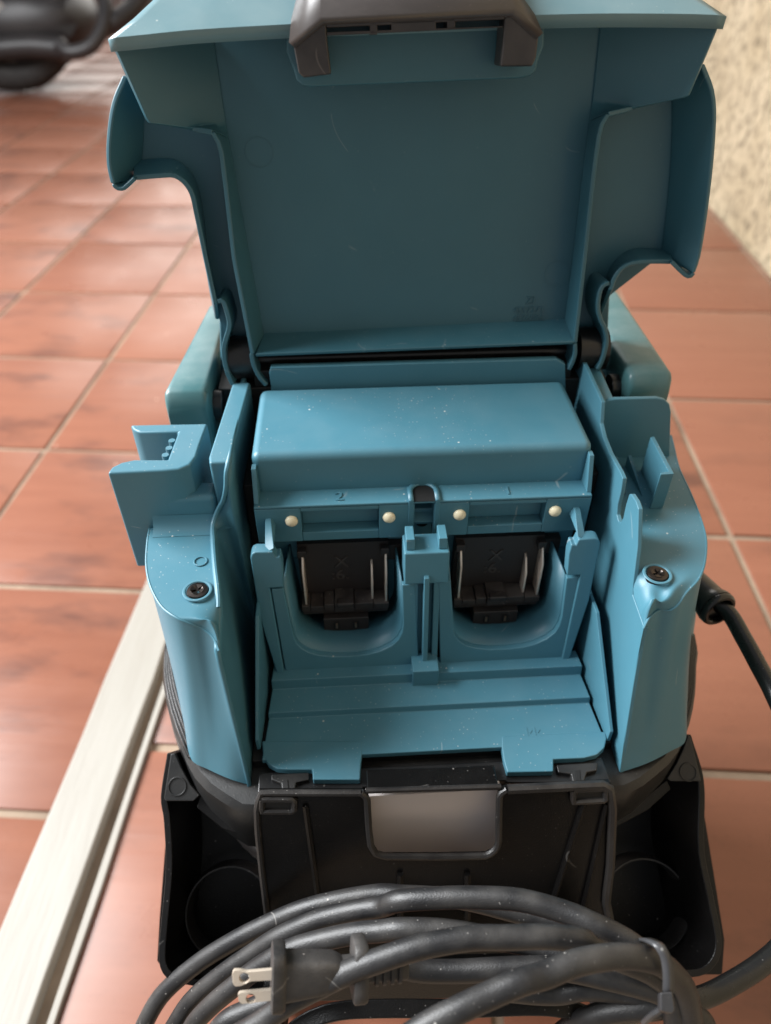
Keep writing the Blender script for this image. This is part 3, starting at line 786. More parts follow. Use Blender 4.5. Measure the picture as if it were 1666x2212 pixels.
# bay floor, a stepped profile drawn across the width
z1 = .3160; z2 = z1-.0036
y_s = P(930, 1470, z=z1).y; zst1 = P(930, 1454, y=y_s).z; y_r = P(930, 1523, z=z1).y; y_f = P(930, 1622, z=z2).y
xl_b, xr_b = P(603, 1470, z=z1).x, P(1262, 1440, z=z1).x
xl_f, xr_f = P(566, 1640, z=z2).x, P(1312, 1612, z=z2).x
xh_b, xh_f = (xr_b-xl_b)/2, (xr_f-xl_f)/2; xmf = (xr_f+xl_f)/2
yft = P(925, 1480, z=z1).y
box('post_foot', xm-.0066, xm+.0066, yft, ysl(z1)+.004, z1-.002, P(925, 1450, y=yft).z, 'teal', vac, bevel=.0006)
def bx(y):
    f = (y_s-y)/(y_s-y_f); h = xh_b+(xh_f-xh_b)*f; return h
profl = [(ysl(zst1)+.004, zst1), (y_s, zst1), (y_s-.0008, z1), (y_r, z1), (y_r-.0008, z2), (y_f, z2)]
vs = []
for (y, z) in profl: vs.append(Vector((xmf-bx(y), y, z)))
for (y, z) in profl: vs.append(Vector((xmf+bx(y), y, z)))
n = len(profl)
bot = [Vector((p.x, p.y, .309)) for p in vs]
fs = [[i, i+1, n+i+1, n+i] for i in range(n-1)]+[[2*n+i, 3*n+i, 3*n+i+1, 2*n+i+1] for i in range(n-1)]
fs += [[i, 2*n+i, 2*n+i+1, i+1] for i in range(n-1)]+[[n+i, n+i+1, 3*n+i+1, 3*n+i] for i in range(n-1)]
fs += [[0, n, 3*n, 2*n], [n-1, 3*n-1, 4*n-1, 2*n-1]]
link('bay_floor', mesh('bay_floor', vs+bot, fs), 'teal', vac, bevel=.0005)
# front aprons with tabs
def apron(px):
    prism('front_tab', [P(u, v, z=z2+.0002) for u, v in px], (0, 0, -.0042), 'teal', vac, bevel=.0006)
apron([(566, 1600), (569, 1632), (580, 1650), (598, 1660), (620, 1662), (675, 1662), (676, 1684), (778, 1684), (780, 1650), (783, 1624), (783, 1600)])
apron([(1084, 1590), (1084, 1612), (1088, 1640), (1096, 1668), (1196, 1666), (1196, 1640), (1262, 1637), (1290, 1630), (1306, 1615), (1311, 1595), (1308, 1580)])
# bay side walls
for s, top in ((-1, [(560, 1330), (562, 1345), (568, 1640)]), (1, [(1283, 1310), (1289, 1318), (1311, 1600)])):
    xw = xmf+s*(bx(y_f)+.0012); xb_ = xmf+s*(bx(y_s)+.0012)
    pa = P(*top[0], x=xb_); pa2 = P(*top[1], x=xb_); pb_ = P(*top[2], x=xw)
    vs = [Vector((xb_, yU+.006, z2-.002)), Vector((xb_, yU+.006, pa.z)), Vector((xb_, min(pa2.y, ysl(pa.z)-.001), pa.z)), Vector((xw, pb_.y, z2+.006)), Vector((xw, pb_.y, z2-.002))]
    prism('bay_side_wall', vs, (s*.0018, 0, 0), 'teal', vac, bevel=.0004)
text('moulded_number', '2', P(733, 1073, z=zL+.0003), (1, 0, 0), (0, 1, 0), .0085, .0006, 'teal', vac)
text('moulded_number', '1', P(1097, 1060, z=zL+.0003), (1, 0, 0), (0, 1, 0), .0085, .0006, 'teal', vac)
text('moulded_mark', 'kk', P(1152, 1582, z=z2+.0001), (1, 0, 0), (0, 1, 0), .008, .0003, 'teal', vac)

# ---- lid
lid = bpy.data.objects.new('lid', None); COL.objects.link(lid); lid.parent = vac
lt = Vector((0, .0163, .1315)).normalized(); ln = Vector((0, -lt.z, lt.y)); lp0 = Vector((0, .3437, .4445))
def LD(d): return (lp0+ln*d, ln)
def Lp(px, d): return [P(u, v, pl=LD(d)) for u, v in px]
D1 = .017
deep = Lp([(556, 740), (1236, 708), (1300, 40), (1304, 0), (456, 30), (458, 90)], 0)
prism('lid_panel', deep, (0, .003, 0), 'lidshade', lid, bevel=0)
prism('lid_shell', Lp([(478, 835), (1310, 800), (1318, 640), (1440, 545), (1475, 300), (1500, 150), (1440, 40), (1400, 0), (480, 20), (330, 80), (262, 190), (290, 350), (400, 372), (450, 560), (474, 690)], -.010), (0, .004, 0), 'lidshade', lid, bevel=.001)
# bottom wall
loft('lid_hinge_wall', [Lp([(575, 712), (1216, 680)], -.005), Lp([(552, 768), (1240, 741)], D1)], 'lidshade', lid, bevel=.0007, seg=3, solid=.002)
# liner ribs with flared top flanges
DF = .030
def liner(crease, edge, dd):
    a = lin(Lp(crease, 0), 40); 
    b = [P(u, v, pl=LD(d)) for (u, v), d in zip(edge, dd)]
    b = lin(b, 40)
    loft('liner_wall', [a, [p.lerp(q, .5) for p, q in zip(a, b)], b], 'lidshade', lid, solid=.0022, angle=60)
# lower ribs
loft('liner_rib', [lin(Lp([(567, 724), (490, 300)], 0), 24), lin(Lp([(545, 766), (505, 560), (487, 400), (478, 330), (470, 303), (458, 285)], D1), 24)], 'lidshade', lid, bevel=.0007, seg=3, solid=.0022)
loft('liner_rib', [lin(Lp([(1224, 692), (1277, 262)], 0), 24), lin(Lp([(1243, 742), (1268, 520), (1286, 350), (1295, 290), (1304, 258), (1315, 246)], D1), 24)], 'lidshade', lid, bevel=.0007, seg=3, solid=.0022)
# flared flanges at the free end of the lid
def flange(crease, near, edge):
    a0, b0 = Lp(crease, 0); c0 = P(edge[-1][0], edge[-1][1], pl=LD(.030))
    pn = (b0-a0).cross(c0-a0).normalized(); pl_ = (a0, pn)
    b = [P(*near, pl=LD(D1)), P(near[0]+(edge[0][0]-near[0])*.3, near[1]+(edge[0][1]-near[1])*.3, pl=LD(.013))]
    b += [P(u, v, pl=pl_) for u, v in edge]
    a = lin([a0, b0], 25); b = lin(b, 25)
    loft('lid_flange', [a, [p.lerp(q, .33) for p, q in zip(a, b)], [p.lerp(q, .66) for p, q in zip(a, b)], b], 'lidshade', lid, solid=.0022, bevel=.0007, seg=3, angle=70)
flange([(490, 300), (458, 80)], (458, 285), [(320, 266), (246, 100)])
flange([(1277, 262), (1300, 38)], (1315, 246), [(1488, 209), (1554, 52)])
for cr in ([(458, 80), (490, 300), (567, 722)], [(1300, 38), (1277, 262), (1224, 690)]):
    tube('parting_line', lin(Lp(cr, .0003), 12), .00035, 'teal', lid, n=6)
# front wall of the lid: rim band and its outside
rim_l = [P(u, v, pl=LD(.032)) for u, v in [(236, 86), (300, 80), (420, 68), (640, 55)]]
rim_r = [P(u, v, pl=LD(.032)) for u, v in [(1150, 36), (1300, 33), (1480, 34), (1566, 37)]]
rim = spline(rim_l, 20)+spline(rim_r, 20)
rimlow = [p+Vector((0, .0005, -.0036)) for p in rim]
orow = []
for f in (.08, .2, .38, .6, .8, 1.0):
    k = 1-.50*f**.75
    orow.append([Vector((p.x*k, p.y+(.432-p.y)*f, p.z+(.612-p.z)*f+.007*math.sin(math.pi*f)-.012*max(0, abs(p.x)/.17-.8)*f)) for p in rim])
loft('lid_front_wall', [rimlow, rim]+orow, 'lidsheen', lid, solid=.003, offset=0)
# wings: back plates, flanges and lower walls
def wing(back, rimpx, rimd):
    b = [P(u, v, pl=LD(0)) for u, v in back]
    prism('wing_back', b, (0, .0025, 0), 'lidshade', lid, bevel=0)
wing([(268, 165), (312, 180), (330, 262), (500, 270), (575, 760), (520, 800), (478, 700), (455, 640), (440, 500), (428, 420), (405, 372), (370, 350), (296, 352), (292, 300)], None, None)
wing([(1500, 150), (1455, 200), (1290, 240), (1232, 720), (1250, 780), (1290, 770), (1308, 640), (1318, 600), (1340, 555), (1372, 540), (1440, 545), (1452, 420), (1456, 260)], None, None)
# outer curved flanges (toward the viewer)
loft('wing_flange', [spline(Lp([(318, 150), (309, 225), (306, 300), (302, 350), (296, 372)], 0), 24), spline(Lp([(290, 158), (278, 225), (270, 300), (270, 350), (272, 392)], .013), 24), spline(Lp([(270, 166), (245, 225), (234, 300), (234, 356), (243, 397)], .022), 24)], 'lidshade', lid, bevel=.0007, seg=3, solid=.0022, angle=80)
loft('wing_flange_foot', [spline(Lp([(243, 397), (250, 406), (260, 409), (268, 407), (292, 385)], .022), 10), spline(Lp([(262, 384), (270, 386), (278, 386), (286, 384), (297, 378)], .008), 10)], 'lidshade', lid, bevel=.0007, seg=3, solid=.0018)
loft('wing_flange', [spline(Lp([(1448, 150), (1455, 225), (1452, 350), (1440, 480), (1432, 545)], 0), 24), spline(Lp([(1490, 142), (1500, 200), (1494, 350), (1478, 490), (1458, 568)], .012), 24), spline(Lp([(1518, 140), (1541, 200), (1545, 262), (1534, 400), (1512, 552), (1500, 590)], .022), 24)], 'lidshade', lid, bevel=.0007, seg=3, solid=.0022, angle=80)
loft('wing_flange_foot', [spline(Lp([(1500, 590), (1493, 598), (1484, 597), (1468, 583), (1451, 566)], .022), 10), spline(Lp([(1475, 565), (1470, 568), (1464, 568), (1456, 566), (1446, 560)], .008), 10)], 'lidshade', lid, bevel=.0007, seg=3, solid=.0018)
# lower walls of the wings
loft('wing_lower_wall', [spline(Lp([(290, 352), (350, 346), (385, 352), (412, 378), (428, 420), (440, 500), (456, 620), (470, 690)], 0), 40), spline(Lp([(290, 385), (350, 380), (376, 380), (397, 393), (414, 418), (424, 460), (445, 560), (466, 656)], D1), 40)], 'lidshade', lid, bevel=.0007, seg=3, solid=.0022)
loft('wing_lower_wall', [spline(Lp([(1446, 545), (1400, 540), (1362, 543), (1332, 565), (1313, 600), (1304, 640), (1296, 680)], 0), 40), spline(Lp([(1453, 566), (1400, 566), (1365, 569), (1343, 580), (1328, 600), (1321, 620), (1318, 626)], D1), 40)], 'lidshade', lid, bevel=.0007, seg=3, solid=.0022)
# wavy hinge ears and barrels
earL = [(470, 652), (480, 650), (488, 668), (495, 695), (494, 712), (487, 735), (483, 755), (486, 785), (492, 808), (503, 832)]
loft('hinge_ear', [spline(Lp(earL, D1), 30), spline([p+ln*(-.022)+Vector((.001, 0, 0)) for p in Lp(earL, D1)], 30)], 'lidshade', lid, bevel=.0007, seg=3, solid=.0022)
earR = [(1318, 612), (1304, 618), (1295, 640), (1293, 668), (1298, 690), (1308, 712), (1312, 735), (1308, 760), (1300, 785), (1292, 800)]
loft('hinge_ear', [spline(Lp(earR, D1), 30), spline([p+ln*(-.022)-Vector((.001, 0, 0)) for p in Lp(earR, D1)], 30)], 'lidshade', lid, bevel=.0007, seg=3, solid=.0022)
for px, off in (([(543, 764), (548, 790), (560, 815), (576, 834)], .014), ([(1243, 742), (1243, 765), (1237, 785), (1229, 800)], .014)):
    loft('hinge_cheek', [spline(Lp(px, D1), 14), spline([p-ln*off for p in Lp(px, D1)], 14)], 'lidshade', lid, bevel=.0007, seg=3, solid=.0022)
hy = .3385; hz = .4375
for xa, xb in ((P(497, 790, y=hy).x, P(553, 790, y=hy).x), (P(1240, 770, y=hy).x, P(1300, 770, y=hy).x)):
    tube('hinge_barrel', [Vector((xa, hy, hz)), Vector((xb, hy, hz))], .011, 'blackglossy', lid, n=28)
tube('hinge_pin', [Vector((P(530, 800, y=hy).x, hy+.002, hz-.002)), Vector((P(1270, 770, y=hy).x, hy+.002, hz-.002))], .004, 'blackglossy', lid)
# raised print on the panel
tr_ = Vector((1, 0, 0))
for s, u, v, sz in (('ZI', 1146, 650, .0052), ('4557271', 1142, 670, .0046), ('4576085', 1141, 687, .0046)):
    text('moulded_number', s, P(u, v, pl=LD(.0003)), tr_, lt, sz, .0005, 'lidshade', lid)
for u, v, r in ((560, 330, .0062), (1203, 592, .0062)):
    c = P(u, v, pl=LD(.0002))
    tv = torus_rings(c, Vector((1, 0, 0)), lt, ln, r, [(.00025*math.cos(a), .00004*math.sin(a)) for a in [2*math.pi*i/6 for i in range(6)]], 40)
    link('ejector_mark', mesh('ejector_mark', *tv), 'lidshade', lid)
# ---- latch at the free end of the lid
lat = bpy.data.objects.new('lid_latch', None); COL.objects.link(lat); lat.parent = vac
def lz(zx, zy): return (596.5+.375*zx, .375*zy)
def lq(pts, d): return [P(*lz(a, b), pl=LD(d)) for a, b in pts]
prism('latch_seat', lq([(60, 150), (60, 300), (100, 400), (118, 462), (150, 492), (200, 502), (1400, 452), (1470, 436), (1500, 405), (1512, 350), (1545, 260), (1548, 120)], .030), ln*(-.012), 'lidshade', lat, bevel=.001)
top = lq([(95, 262), (262, 122), (1362, 72), (1516, 205), (1500, 175), (1375, 20), (250, 60), (110, 230)], .050)
outer = [(92, 262), (266, 120), (1362, 72), (1518, 208)]
inner = [(128, 420), (300, 205), (1300, 152), (1480, 370)]
# jaws and cross bar
prism('latch_jaw', lq([(100, 258), (268, 124), (288, 130), (296, 250), (318, 428), (160, 448), (130, 420)], .046), ln*(-.014), 'latch', lat, bevel=.0008)
prism('latch_jaw', lq([(1360, 78), (1514, 212), (1500, 330), (1478, 382), (1292, 384), (1306, 260), (1316, 100)], .046), ln*(-.014), 'latch', lat, bevel=.0008)
for a, b in ((0, 1),):
    for q in ([(284, 126), (1320, 80), (1316, 112), (292, 160)], [(292, 186), (1304, 150), (1304, 158), (294, 206)], [(540, 130), (582, 128), (584, 200), (542, 202)], [(662, 124), (920, 112), (922, 172), (664, 184)], [(984, 108), (1032, 106), (1034, 160), (986, 166)]):
        prism('latch_bar', lq(q, .046), ln*(-.012), 'latch', lat, bevel=.0003)
prism('latch_slot_back', lq([(284, 140), (1310, 95), (1304, 158), (292, 204)], .036), ln*(-.002), 'lidshade', lat, bevel=0)
of = lq(outer, .047); ob = [Vector((p.x*.93, .405, .622 if 0 < i < 3 else .598)) for i, p in enumerate(of)]
om = [a.lerp(b, .5)+Vector((0, 0, .004)) for a, b in zip(of, ob)]
loft('latch_plate', [of, om, ob], 'latchsheen', lat, solid=.003, angle=20, offset=0)

# ---- carry-handle arms
def arm(side):
    z0, z1_ = .405, .433
    if side > 0:
        fo, fi, bi, bo = P(1455, 800, z=z1_), P(1357, 802, z=z1_), P(1303, 628, z=z1_), P(1338, 628, z=z1_)
    else:
        fo, fi, bi, bo = P(352, 842, z=z1_), P(449, 842, z=z1_), P(488, 658, z=z1_), P(450, 660, z=z1_)
    rings = []
    bi = Vector((fi.x+side*.0, bi.y, z1_))
    for f in [-.05, -.04, -.02, 0, .12, .3, .5, .7, .9, 1.0]:
        o = fo.lerp(bo, max(f, 0)); i_ = fi.lerp(bi, max(f, 0))
        y = fo.y+(bo.y-fo.y)*f
        sh = .0 if f >= 0 else (-f/.05)**2*.008
        cx_ = (o.x+i_.x)/2; hw_ = abs(o.x-i_.x)/2*(1 if f >= 0 else 1-.12*(-f/.05)**2)
        zt_ = z1_-sh; zb_ = z0-.012+sh*.4
        ring = []
        for k in range(32):
            a = 2*math.pi*k/32; ca, sa = math.cos(a), math.sin(a); e = .24
            ring.append(Vector((cx_+hw_*math.copysign(abs(ca)**e, ca), y, (zt_+zb_)/2+(zt_-zb_)/2*math.copysign(abs(sa)**e, sa))))
        rings.append(ring)
    link('handle_arm', mesh('handle_arm', *capped(rings)), 'handle', vac, angle=50)
    xi = fi.x; 
    tube('handle_pivot', [Vector((xi+side*.004, fo.y+.010, .417)), Vector((xi-side*.005, fo.y+.010, .417))], .008, 'blackglossy', vac, n=24, bevel=.001)
arm(1); arm(-1)

# ---- black front: sill, latches, board with the grip window, bracket
yBt = .160
zsill = P(930, 1690, y=.168).z
prism('front_sill', [P(560, 1668, z=.3085), P(1300, 1634, z=.3085), P(1322, 1690, z=.3085), P(1098, 1690, z=.3085), P(1092, 1686, z=.3085), P(786, 1700, z=.3085), P(778, 1712, z=.3085), P(556, 1712, z=.3085)], (0, 0, -.02), 'blackglossy', vac, bevel=.0008)
for px in ([(586, 1672), (668, 1668), (668, 1684), (640, 1690), (636, 1712), (610, 1712), (608, 1692), (586, 1684)], [(1202, 1652), (1292, 1646), (1290, 1664), (1268, 1668), (1262, 1690), (1238, 1690), (1234, 1672), (1206, 1668)]):
    prism('sill_catch', [P(u, v, z=.311) for u, v in px], (0, 0, -.003), 'black', vac, bevel=.0006)
for px in ([(612, 1686), (621, 1684), (623, 1708), (613, 1709)], [(1244, 1664), (1252, 1663), (1254, 1686), (1245, 1687)]):
    prism('catch_slot', [P(u, v, z=.3114) for u, v in px], (0, 0, -.0006), 'void', vac, bevel=0)
bA = Vector((0, .160, P(700, 1713, y=.160).z)); bB = Vector((0, .134, .262))
bt = (bA-bB).normalized(); bn = Vector((0, -bt.z, bt.y))
BP = (bA, bn)
def Bp(px, d=0): return [P(u, v, pl=(bA+bn*d, bn)) for u, v in px]
grip = bpy.data.objects.new('cord_bracket', None); COL.objects.link(grip); grip.parent = vac
board_l = [(560, 1712), (553, 1748), (555, 1798), (565, 1885), (575, 1970), (590, 2100), (960, 2100), (950, 1851), (830, 1851), (812, 1846), (801, 1830), (794, 1716), (780, 1712)]
board_r = [(1095, 1704), (1078, 1710), (1078, 1825), (1066, 1842), (1050, 1849), (950, 1851), (960, 2100), (1320, 2080), (1318, 1982), (1310, 1940), (1320, 1872), (1325, 1747), (1319, 1692)]
prism('board', Bp(board_l), bn*(-.003), 'bracket', grip, bevel=0)
prism('board', Bp(board_r), bn*(-.003), 'bracket', grip, bevel=0)
# rim of the board: raised lips along top edge, sides and window
def lip(px, r=.0014, d=.0008, parent=grip, mat='lip', nm='lip', closed=False):
    q = Bp(px, d); 
    tube(nm, lin(q, max(12, 4*len(q))), r, mat, parent, n=8)
lip([(780, 1713), (562, 1713), (555, 1748), (557, 1798), (566, 1885), (577, 1975)], .0015)
lip([(1097, 1705), (1316, 1695), (1323, 1747), (1318, 1872), (1309, 1945), (1317, 1985)], .0022)
lip([(780, 1712), (793, 1722), (797, 1790), (801, 1826), (812, 1844), (832, 1850), (950, 1851), (1048, 1849), (1066, 1841), (1077, 1824), (1079, 1715), (1095, 1705)], .0016)
for px in ([(566, 1726), (636, 1726), (636, 1752), (566, 1752)], [(1238, 1706), (1308, 1702), (1309, 1728), (1239, 1732)]):
    prism('slot_void', Bp(px, .0012), bn*(-.0014), 'void', grip, bevel=0)
    lip(px+[px[0]], .0016, .0012)
for a, b in (((1260, 1735), (1190, 1960)), ((660, 1740), (690, 1960)), ((1310, 1735), (1260, 1960))):
    tube('board_rib', Bp([a, b], .0006), .0014, 'bracket', grip, n=6)
for u in (865, 1010):
    tube('board_rib', Bp([(u, 1888), (u, 1985)], .001), .0016, 'bracket', grip, n=6)
prism('grip_top', Bp([(794, 1716), (1078, 1708), (1078, 1700), (794, 1708)]), (0, .012, -.003), 'bracket', grip)
lip([(790, 1708), (1082, 1699)], .0013, .0004)
box('grip_light_block', P(797, 1705, y=.165).x, P(1074, 1698, y=.165).x, .1618, .174, .3045, .3125, 'bracket', grip)  # unseen block, added to keep daylight off the tank wall behind the window
# light grey tank wall behind the grip window
gxa, gxb = P(790, 1714, y=.161).x, P(1082, 1706, y=.161).x
gw = [Vector((gxa, .1614, .3135)), Vector((gxb, .1614, .3135)), Vector((gxb+.004, .1560, .26)), Vector((gxa-.004, .1560, .26))]
prism('tank_face', gw, (0, .004, 0), 'tank', vac, bevel=0)

# bracket pockets at both sides
rA = Vector((0, .178, .283)); rB = Vector((0, .118, .239))
rt = (rA-rB).normalized(); rn = Vector((0, -rt.z, rt.y))          # toward the viewer / up
def Rp(px, d=0): return [P(u, v, pl=(rA+rn*d, rn)) for u, v in px]
left_rim = [(368, 1627), (354, 1723), (360, 1765), (365, 1848), (364, 1898), (356, 1985), (350, 2060), (353, 2088), (365, 2107), (385, 2116), (600, 2150)]
right_rim = [(1487, 1588), (1515, 1687), (1516, 1837), (1535, 1935), (1553, 2027), (1551, 2060), (1540, 2082), (1522, 2097), (1500, 2103), (1300, 2110)]
for rim_px in (left_rim, right_rim):
    r0 = spline(Rp(rim_px), 60)
    cen = Vector((0, .15, .26))
    r1 = [p-rn*.055+Vector((-math.copysign(.004, p.x), 0, 0)) for p in r0]
    loft('pocket_wall', [r0, r1], 'bracket', grip, solid=.0034, bevel=.0006, angle=60)
prism('pocket_back', [p for p in Rp([(372, 1640), (345, 1985), (340, 2075), (360, 2105), (1560, 2105), (1565, 2030), (1512, 1700), (1490, 1600)], -.050)], rn*(-.003), 'bracket', grip, bevel=0)
for px in ([(369, 1628), (378, 1627), (394, 1662), (412, 1695), (432, 1718), (418, 1731), (357, 1731), (354, 1723)], [(1486, 1588), (1493, 1592), (1516, 1688), (1450, 1688), (1441, 1682), (1462, 1648), (1476, 1618)]):
    prism('pocket_top', Rp(px, .001), rn*(-.003), 'black', grip, bevel=.0006)
for (u, v) in ((383, 1699), (1487, 1668)):
    c = P(u, v, pl=(rA+rn*.0012, rn))
    tv = torus_rings(c, Vector((1, 0, 0)), rt, rn, .0042, [(.0004*math.cos(a), .0003*math.sin(a)) for a in [2*math.pi*i/6 for i in range(6)]], 28)
    link('ejector_mark', mesh('ejector_mark', *tv), 'black', grip)
for (u, v, r) in ((500, 1962, .0215), (1385, 1948, .0225)):
    c = P(u, v, pl=(rA-rn*.034, rn))
    tv = torus_rings(c, Vector((1, 0, 0)), rt, rn, r, [(.0012*math.cos(a), .008*math.sin(a)) for a in [2*math.pi*i/10 for i in range(10)]], 64)
    link('pocket_ring', mesh('pocket_ring', *tv), 'lip', grip)
# sloping shelf between collar and pockets
for px in ([(432, 1718), (480, 1752), (556, 1782), (556, 1815), (480, 1790), (425, 1745)], [(1441, 1684), (1395, 1722), (1325, 1757), (1325, 1790), (1400, 1750), (1450, 1705)]):
    prism('pocket_shelf', Rp(px, -.002), rn*(-.003), 'bracket', grip, bevel=.0006)
# cord hook that carries the coil
hk = [(560, 2330, .285), (600, 2262, .283), (655, 2212, .282), (720, 2186, .281), (800, 2179, .281), (1000, 2178, .281), (1180, 2174, .281), (1260, 2190, .282), (1330, 2232, .284), (1370, 2300, .287)]
hp = spline([P(u, v, zc=z) for u, v, z in hk], 60)
vdir = P(950, 2180, zc=1.0)-P(950, 2180, zc=0.0); vdir.normalize()
hr = []
for i, p in enumerate(hp):
    t = (hp[min(i+1, 59)]-hp[max(i-1, 0)]).normalized(); s = t.cross(vdir).normalized()
    hr.append([p+s*.0032-vdir*.002, p+s*.0032+vdir*.012, p-s*.0032+vdir*.012, p-s*.0032-vdir*.002])
link('hook_arch', mesh('hook_arch', *capped(hr)), 'bracket', grip, bevel=.0008)
for u, v, z in ((560, 2330, .285), (1370, 2300, .287)):
    a = P(u, v, zc=z)+vdir*.005
    tube('hook_arm', [a, Vector((a.x*.9, .150, .235)), Vector((a.x*.9, .19, .235))], .007, 'bracket', grip, n=10)
prism('hook_plate', [P(640, 2080, zc=.318), P(1330, 2065, zc=.318), P(1330, 2150, zc=.330), P(640, 2165, zc=.330)], (0, .003, -.002), 'bracket', grip, bevel=.0008)

# ================================================================== power cord
cord = empty('power_cord', 'dusty black power cord coiled on the bracket, its two-pin plug lying on the loops', 'power cord')
RC = .0041
def A(x, y, z): return (271.2+x/3, 1843.9+y/3, z)
def Bz(x, y, z): return (759.2+x/3, 1843.9+y/3, z)
def Cz(x, y, z): return (1110.7+x/3, 1843.9+y/3, z)
def path(pts, n=90):
    j = lambda: random.uniform(-.0003, .0003)
    return spline([P(u, v, zc=z)+Vector((j(), j(), j())) for u, v, z in pts], n)
loops = [
 [(240, 2420, .36), (285, 2280, .345), A(125, 1106, .338), A(240, 915, .336), A(455, 720, .332), A(690, 572, .327), A(900, 460, .322), A(1150, 362, .317), A(1400, 300, .313), A(1666, 262, .310), Bz(300, 262, .308), Bz(700, 300, .308), Bz(1100, 392, .305), Bz(1400, 460, .300), Bz(1666, 545, .294), (1390, 2085, .288), (1440, 2130, .284), (1468, 2190, .284), (1480, 2300, .29)],
 [(290, 2420, .345), (330, 2300, .335), A(325, 1106, .326), A(430, 950, .323), A(640, 772, .317), A(850, 628, .311), A(1000, 535, .306), A(1250, 432, .300), A(1500, 366, .294), A(1666, 340, .290), Bz(300, 312, .283), Bz(600, 285, .278), Bz(850, 281, .275), Bz(1100, 310, .272), Bz(1400, 382, .268), Cz(500, 448, .264), Cz(700, 545, .262), Cz(850, 640, .260), Cz(980, 760, .259), Cz(1070, 900, .259), Cz(1110, 1050, .260), (1490, 2280, .265)],
 [(340, 2420, .33), (385, 2290, .318), A(440, 1115, .308), A(560, 975, .304), A(700, 862, .300), A(850, 752, .297), A(950, 686, .294), A(1080, 622, .291), A(1250, 562, .288), A(1500, 512, .284), A(1666, 500, .281), Bz(300, 488, .278), Bz(600, 500, .276), Bz(900, 545, .274), Bz(1200, 600, .272), Cz(350, 690, .268), Cz(700, 760, .264), Cz(950, 830, .262), Cz(1060, 960, .262), (1478, 2240, .265)],
 [(400, 2330, .27), (470, 2262, .262), A(760, 1160, .257), A(880, 1085, .255), A(1050, 968, .253), A(1250, 862, .252), A(1450, 768, .251), Bz(180, 692, .250), Bz(400, 622, .249), Bz(600, 578, .249), Bz(800, 552, .249), Bz(1000, 540, .249), Bz(1250, 545, .249), Bz(1500, 568, .250), Cz(500, 610, .251), Cz(700, 690, .253), Cz(900, 780, .256), Cz(1020, 900, .259), (1462, 2230, .262)],
 [(780, 2330, .232), (850, 2268, .230), Bz(490, 1120, .229), Bz(700, 1005, .229), Bz(900, 915, .230), Bz(1100, 832, .231), Cz(200, 785, .233), Cz(400, 712, .235), Cz(600, 668, .238), Cz(780, 662, .241), Cz(930, 700, .245), Cz(1040, 780, .250), Cz(1110, 890, .254), Cz(1140, 1030, .258), (1500, 2270, .263)],
 [(860, 2088, .2715), (915, 2096, .272), Bz(700, 762, .270), Bz(900, 756, .268), Bz(1150, 742, .266), Cz(300, 745, .264), Cz(550, 790, .262), Cz(800, 850, .261), Cz(960, 910, .261), Cz(1060, 1010, .263), (1470, 2260, .268)],
 [(1100, 2140, .276), (1160, 2145, .275), Cz(300, 905, .274), Cz(450, 880, .272), Cz(700, 900, .270), Cz(900, 960, .268), Cz(1040, 1060, .270), (1465, 2290, .275)],
 [(1150, 2300, .30), (1210, 2235, .288), Cz(440, 1085, .278), Cz(600, 1035, .272), Cz(800, 1000, .268), Cz(960, 990, .266), Cz(1120, 1030, .266), Cz(1230, 1110, .270), (1530, 2300, .28)],
 [(330, 2420, .29), (430, 2290, .285), A(640, 1106, .281), A(800, 1020, .279), A(950, 960, .277), A(1100, 905, .276), A(1300, 850, .275)],
]
cv = [tubev(path(l, 90), RC, 16) for l in loops]
for q in cv: 
    link('cable_loop', mesh('cable_loop', *q), 'rubber', cord)
# supply end: from the bushing, out to the right and back into the bundle
def Z6(x, y, z): return (1247.3+.2513*x, 1138.8+.2513*y, z)
sup = [Z6(1120, 600, .372), Z6(1290, 730, .366), Z6(1430, 955, .357), Z6(1560, 1190, .347), Z6(1690, 1440, .336), (1730, 1640, .318), (1760, 1850, .295), (1735, 1980, .296), (1684, 2050, .290), (1644, 2083, .287), (1594, 2116, .284), (1527, 2149, .280), (1464, 2168, .276), (1400, 2180, .276), (1330, 2190, .280)]
tube('supply_cable', path(sup, 120), RC, 'rubbershiny', cord, n=18)
b0, b1 = P(*Z6(960, 470, .385)[:2], zc=.385), P(*Z6(1195, 690, .368)[:2], zc=.368)
bp_ = [b0.lerp(b1, i/14) for i in range(15)]
tube('cord_bushing', bp_, lambda f: .0088 if f < .80 else (.0094 if f < .9 else .0098), 'blackglossy', cord, n=28)
bd = (b1-b0).normalized()
a1 = bd.cross(Vector((0, 0, 1))).normalized(); a2 = a1.cross(bd)
link('bushing_collar', mesh('bushing_collar', *torus_rings(b1+bd*.0012, a1, a2, bd, .0079, [(.0019*math.cos(a), .0022*math.sin(a)) for a in [2*math.pi*i/10 for i in range(10)]], 40)), 'rubbershiny', cord)
